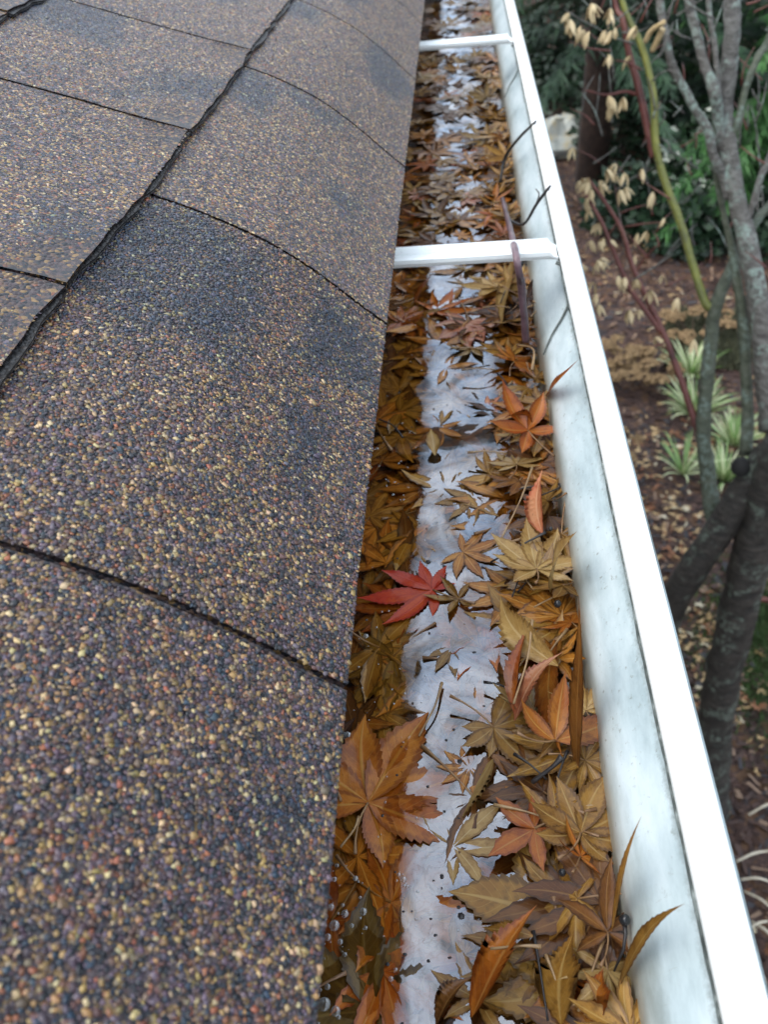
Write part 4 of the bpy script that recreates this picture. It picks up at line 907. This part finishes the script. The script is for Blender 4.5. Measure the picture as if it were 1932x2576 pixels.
spruce(3.2, 14.0, 6., 2.6, .2, M_SPR, 'rearmost dark spruce closing the view at the top of the garden', 160, 7)
spruce(1.6, 16.0, 6., 2.8, .2, M_SPR, 'rearmost spruce at the left behind the others', 150, 8)
# pale boulder and variegated shrub
def rock(px, py, r, label, seed, col):
    x, y, _ = at_z(px, py, 0); V = []; R = random.Random(seed); Fc = []
    n1, n2 = 10, 14
    for i in range(n1+1):
        for j in range(n2):
            a = math.pi*i/n1; b = 2*math.pi*j/n2; k = r*(1+.18*math.sin(3*b+seed)+.12*math.cos(5*a+b)+R.uniform(-.05, .05)); V.append((k*math.sin(a)*math.cos(b), k*.8*math.sin(a)*math.sin(b), k*.7*math.cos(a)))
    for i in range(n1):
        for j in range(n2): j2 = (j+1) % n2; Fc.append((i*n2+j, (i+1)*n2+j, (i+1)*n2+j2, i*n2+j2))
    o = add('boulder', mesh('boulder', V, Fc), m_plain('stone_%d' % seed, col, 9, .8, .5, .02), None, (x, y, gz(x, y)+r*.35)); tag(o, label, 'rock')
rock(1212, 325, .30, 'pale grey boulder at the foot of the dark spruce beside the gutter lip', 3, [(.24, .27, .26), (.42, .44, .41), (.5, .4, .2)])
rock(1180, 200, .16, 'smaller grey boulder partly hidden by the gutter lip, behind the pale one', 5, [(.15, .16, .15), (.3, .3, .28)])
def leafcloud(name, x, y, r, h, n, size, mts, label, cat, z0=.0, up=.3):
    e = tag(empty(name, (x, y, gz(x, y))), label, cat)
    for mi, (mt, fr, nm) in enumerate(mts):
        V = []; Fq = []
        for _ in range(int(n*fr)):
            a = random.uniform(0, 6.283); rr = r*math.sqrt(random.random()); zz = z0+h*random.random()*math.sqrt(max(0, 1-(rr/r)**2)*1.0+.05)
            c = np.array([rr*math.cos(a), rr*math.sin(a), zz]); d = rng.normal(0, 1, 3); d[2] = d[2]*.5+up; d /= np.linalg.norm(d); s = size*random.uniform(.6, 1.3)
            w = np.cross(d, rng.normal(0, 1, 3)); w /= np.linalg.norm(w)+1e-9; o = len(V)
            V += [c, c+d*s*.5+w*s*.28, c+d*s, c+d*s*.5-w*s*.28]; Fq.append((o, o+1, o+2, o+3))
        add(nm, mesh_np(nm, np.array(V), np.array(Fq)), mt, e)
    st = MB()
    for k in range(9):
        a = random.uniform(0, 6.28); V, Fc = tube([(0, 0, -.02), (r*.3*math.cos(a), r*.3*math.sin(a), h*.4), (r*.7*math.cos(a), r*.7*math.sin(a), h*.75)], [.008, .006, .003], 5); st.add(V, Fc)
    add('stems', st.mesh('stems'), M_SPT, e); return e
M_HG = m_plain('holly_green', [(.015, .04, .018), (.04, .09, .035)], 20, .3, 0); M_WV = m_plain('variegated_white', [(.5, .55, .45), (.7, .72, .62)], 20, .4, 0)
P = at_z(1500, 400, 0); leafcloud('variegated_shrub', P[0], P[1]-.8, .55, .75, 1700, .07, [(M_HG, 1, 'foliage'), (M_WV, .16, 'white_leaves')], 'dark green shrub with white edged leaves behind the maple stems', 'shrub', .1)
P = at_z(1590, 380, 0); leafcloud('variegated_shrub', P[0]+.1, P[1]-.5, .4, .8, 1100, .07, [(M_HG, 1, 'foliage'), (M_WV, .2, 'white_leaves')], 'second white edged shrub, to the right of the thick maple stem', 'shrub', .1)
M_DKG = m_plain('understory_green', [(.005, .014, .008), (.012, .032, .014), (.022, .055, .022)], 12, .5, 0)
for (x, y, r, h, n, lb) in ((1.62, 8.3, .62, 1.0, 2600, 'dark leafy bush behind the bare spruce trunk, left of the white edged shrubs'), (2.35, 9.0, .8, 1.2, 3000, 'large dark bush behind the white edged shrubs'),
                         (1.30, 9.9, .85, 1.3, 3000, 'dark bush behind the pale boulder'), (.80, 10.2, .5, .8, 1500, 'dark bush right behind the gutter lip near the top of the photo'), (1.22, 6.55, .30, .42, 1000, 'low dark bush in front of the bare spruce trunk'), (1.62, 6.15, .32, .40, 1100, 'low dark bush beside the yellow green stem'), (2.2, 6.2, .4, .45, 1300, 'low dark bush under the bright spruce boughs'), (3.1, 7.6, .7, .9, 2600, 'dark bush at the right edge below the spruce boughs'), (1.95, 6.95, .38, .5, 1500, 'low dark bush in front of the white edged shrubs')):
    leafcloud('dark_bush', x, y, r, h, n, .085, [(M_DKG, 1, 'foliage')], lb, 'bush', .05)
# brown dried flower heads
M_SED = m_plain('dried_head', [(.09, .05, .022), (.20, .125, .055), (.32, .22, .11)], 40, .8, .4, .004)
M_STM = m_plain('dry_stem', [(.10, .06, .04), (.2, .13, .09)], 30, .7, 0)
def sedum(px, py, n, sp, label, s=.02):
    x, y, _ = at_z(px, py, 0); e = tag(empty('dried_plant', (x, y, gz(x, y))), label, 'plant'); st = MB()
    for k in range(n):
        a = random.uniform(0, 6.28); q = sp*math.sqrt(random.random()); cx_, cy_, cz_ = q*math.cos(a), q*math.sin(a), random.uniform(.16, .30)*(1-.4*q/sp)
        V, Fc = tube([(cx_*.2, cy_*.2, 0), (cx_*.6, cy_*.6, cz_*.5), (cx_, cy_, cz_)], .0025, 4); st.add(V, Fc)
        hb = MB()
        for _ in range(20):                       # cluster of seed cups
            b = random.uniform(0, 6.28); f = math.sqrt(random.random()); r = s*random.uniform(.25, .42); ox, oy, oz = s*f*math.cos(b), s*f*math.sin(b), -f*f*s*.5
            Vd = [(cx_+ox+r*math.cos(t_), cy_+oy+r*math.sin(t_), cz_+oz+random.uniform(-.3, .3)*r) for t_ in (0, 1.26, 2.5, 3.77, 5.03)]+[(cx_+ox, cy_+oy, cz_+oz+r*.9), (cx_+ox, cy_+oy, cz_+oz-r*.8)]
            hb.add(Vd, [(i, (i+1) % 5, 5) for i in range(5)]+[((i+1) % 5, i, 6) for i in range(5)])
        add('flower_head', hb.mesh('flower_head'), M_SED, e)
    add('stems', st.mesh('stems'), M_STM, e)
sedum(1385, 830, 26, .22, 'clump of brown dried flower heads beside the green and white grass', .045)
sedum(1325, 790, 8, .12, 'small brown dried plant between the gutter lip and the large dried clump', .04)
sedum(1355, 1020, 7, .09, 'little group of tan seed heads close to the gutter lip below the dried clump', .035)
sedum(1500, 740, 16, .25, 'faded grey green dried plant behind the yellow green stem', .045)
# strap-leaved variegated grass
M_LIR = m_plain('liriope_green', [(.10, .2, .05), (.25, .36, .12)], 8, .45, 0); M_LIRW = m_plain('liriope_cream', [(.42, .5, .25), (.62, .64, .4)], 8, .45, 0)
def clump(px, py, n, ln, label):
    x, y, _ = at_z(px, py, 0); e = tag(empty('grass_clump', (x, y, gz(x, y))), label, 'plant')
    for mt, nm, m_ in ((M_LIR, 'green_blades', n//2), (M_LIRW, 'pale_blades', n//2)):
        V = []; Fq = []
        for k in range(m_):
            a = random.uniform(0, 6.283); L_ = ln*random.uniform(.6, 1.15); bend = random.uniform(.25, 1.1); w = .006*random.uniform(.8, 1.4); b = len(V)
            for i in range(6):
                t = i/5; r = L_*(math.sin(t*bend)); z = L_*t*math.cos(t*bend)*.8; ww = w*(1-t**2)+.0005
                V += [(r*math.cos(a)-math.sin(a)*ww, r*math.sin(a)+math.cos(a)*ww, z), (r*math.cos(a)+math.sin(a)*ww, r*math.sin(a)-math.cos(a)*ww, z)]
            for i in range(5): q = b+i*2; Fq.append((q, q+1, q+3, q+2))
        add(nm, mesh_np(nm, np.array(V), np.array(Fq), True), mt, e)
clump(1500, 900, 120, .28, 'largest green and cream striped grass clump, left of the grey green maple stem')
clump(1492, 815, 80, .28, 'small striped grass clump behind the largest one')
clump(1585, 960, 90, .25, 'striped grass clump between the two right maple stems')
clump(1562, 1050, 90, .25, 'striped grass clump nearest the dark trunk')
clump(1475, 1035, 26, .26, 'sparse straw coloured grass tuft left of the grey green stem')
# moss / lawn patch
def lawn():
    V = []; Fq = []; c = [at_z(1640, 1370, 0), at_z(1655, 1490, 0), at_z(1640, 1300, 0), at_z(1600, 1430, 0)]
    for k in range(9000):
        q = random.choice(c); x, y = q[0]+random.gauss(.1, .16), q[1]+random.gauss(0, .16); z = gz(x, y); a = random.uniform(0, 6.28); h = random.uniform(.02, .05); w = .003
        o = len(V); dx, dy = random.gauss(0, .02), random.gauss(0, .02); V += [(x-w*math.cos(a), y-w*math.sin(a), z), (x+w*math.cos(a), y+w*math.sin(a), z), (x+dx, y+dy, z+h)]; Fq.append((o, o+1, o+2))
    tag(add('moss_patch', mesh_np('moss_patch', np.array(V), np.array(Fq)), m_plain('moss_green', [(.03, .06, .015), (.07, .13, .03)], 12, .7, 0)), 'patch of short green grass and moss beside the maple trunk', 'grass', kind='stuff')
    V = []; Fq = []
    for k in range(5000):
        px, py = random.uniform(1440, 1620), random.uniform(690, 800); q = at_z(px, py, 0); x, y = q[0], q[1]; z = gz(x, y); h = random.uniform(.03, .08); o = len(V); a = random.uniform(0, 6.28); w = .012
        V += [(x-w*math.cos(a), y-w*math.sin(a), z), (x+w*math.cos(a), y+w*math.sin(a), z), (x+random.gauss(0, .02), y+random.gauss(0, .02), z+h)]; Fq.append((o, o+1, o+2))
    tag(add('ground_cover', mesh_np('ground_cover', np.array(V), np.array(Fq)), m_plain('cover_green', [(.05, .055, .03), (.12, .12, .065)], 12, .7, 0)), 'low grey green ground cover behind the striped grass', 'ground cover', kind='stuff')
lawn()
# mulch chips and fallen leaves
M_MUL = [m_plain('mulch_a', [(.026, .013, .010), (.08, .038, .026)], 30, .7, 0), m_plain('mulch_b', [(.15, .09, .055), (.28, .18, .12)], 30, .7, 0), m_plain('mulch_c', [(.02, .018, .02), (.05, .045, .05)], 30, .7, 0)]
def inview(n, x0, x1, y0, y1, bias=1.6):
    xs = x0+(x1-x0)*rng.random(n); ys = y0+(y1-y0)*rng.random(n)**bias; return xs, ys
for i, (mt, n) in enumerate(zip(M_MUL, (16000, 5200, 8000))):
    xs, ys = inview(n, .35, 4.0, .6, 9.0); V = []; Fq = []
    zb = (fbm(xs*1.2, ys*1.2)-.5)*.10
    a = rng.uniform(0, 6.28, n); L_ = rng.uniform(.008, .03, n); w = L_*rng.uniform(.2, .5, n); tz = rng.normal(0, .35, n)
    c = np.stack([xs, ys, zb+rng.uniform(.002, .018, n)], -1); d = np.stack([np.cos(a), np.sin(a), tz], -1)*L_[:, None]; e_ = np.stack([-np.sin(a), np.cos(a), rng.normal(0, .4, n)], -1)*w[:, None]; hh = np.array([0, 0, .004])
    V = np.stack([c-d-e_, c+d-e_*.6, c+d*1.1+e_*.8, c-d*.9+e_, c+hh], 1).reshape(-1, 3); F0 = np.array([(0, 1, 4), (1, 2, 4), (2, 3, 4), (3, 0, 4)])
    Fa = (F0[None]+(np.arange(n)*5)[:, None, None]).reshape(-1, 3)
    nm = ['bark_mulch', 'pale_mulch', 'dark_mulch'][i]
    tag(add(nm, mesh_np(nm, V, Fa), mt), ['reddish brown bark mulch chips covering the garden bed', 'paler tan wood chips scattered over the garden bed', 'near black wet chips scattered over the garden bed'][i], 'mulch', kind='stuff')
LITM = [m_plain('litter_tan', [(.36, .22, .09), (.56, .4, .2)], 20, .5, 0), m_plain('litter_rust', [(.14, .05, .02), (.28, .11, .04)], 20, .5, 0), m_plain('litter_pale', [(.45, .38, .24), (.62, .55, .4)], 20, .5, 0)]
def star(R):
    V = [(0, 0, R.uniform(0, .006))]; n = R.choice([5, 6, 7]); r = R.uniform(.018, .034)
    for i in range(n*2):
        a = math.radians(-40+i*(260/(n*2-1))); q = r*(1 if i % 2 == 0 else .42)*R.uniform(.8, 1.15); V.append((q*math.cos(a), q*math.sin(a), R.uniform(-.1, .35)*q))
    return V, [(0, i, i+1) for i in range(1, n*2)]
for i, (mt, n) in enumerate(zip(LITM, (1900, 1500, 650))):
    mb = MB(); R = random.Random(i+50)
    for q_ in range(int(n*1.5)):
        V, Fc = star(R); x = .4+3.2*R.random(); y = .6+7.5*R.random()**1.7
        if q_ > n: x = .5+1.1*R.random(); y = .7+3.2*R.random()
        if float(fbm(np.array(x*3.3), np.array(y*2.6))) < R.uniform(.36, .6): continue
        z = gz(x, y)+.02; a = R.uniform(0, 6.28); s = R.uniform(.6, 1.1); sy = R.uniform(.35, 1)
        mb.add([(x+s*(v[0]*math.cos(a)-v[1]*sy*math.sin(a)), y+s*(v[0]*math.sin(a)+v[1]*sy*math.cos(a)), z+s*v[2]) for v in V], Fc)
    nm = ['tan_leaf_litter', 'rust_leaf_litter', 'pale_leaf_litter'][i]
    tag(add(nm, mb.mesh(nm), mt), ['tan fallen maple leaves scattered over the mulch', 'rust brown fallen maple leaves scattered over the mulch', 'bleached pale fallen leaves scattered over the mulch'][i], 'leaf litter', kind='stuff')
# pale dry stalks bottom right, red stick
M_PALE = m_plain('bleached_stalk', [(.45, .38, .27), (.66, .6, .48)], 20, .6, 0)
for k, (a, b, c, d) in enumerate(((1590, 1862, 1662, 1838), (1600, 1900, 1665, 1905), (1608, 1925, 1680, 1975), (1612, 2010, 1660, 1990), (1625, 1990, 1690, 2050), (1618, 1760, 1690, 1730))):
    P0, P1 = at_z(a, b, .035), at_z(c, d, .05); mid = (P0+P1)/2+np.array([0, 0, .02])
    o = tube_obj('dry_stalk', [(*P0, .004), (*mid, .0045), (*P1, .003)], M_PALE, None, 6, 4, .1)
    tag(o, ['topmost of the bleached stalks lying on the litter outside the gutter lip', 'second bleached stalk, level and nearly straight, below the topmost', 'bleached stalk slanting down to the right below the level one', 'short bleached stalk rising to the right near the bottom corner', 'lowest bleached stalk running towards the bottom right corner', 'bleached stalk farthest from the bottom corner, above all the others'][k], 'stalk')
P0, P1 = at_z(1612, 1290, .06), at_z(1690, 1300, .08)
tag(tube_obj('red_stick', [(*P0, .012), (*((P0+P1)/2), .013), (*P1, .012)], M_RED, None, 8, 4, .05), 'thick dull red stick lying right of the maple trunk', 'stick')
print('granule tris', ntri)
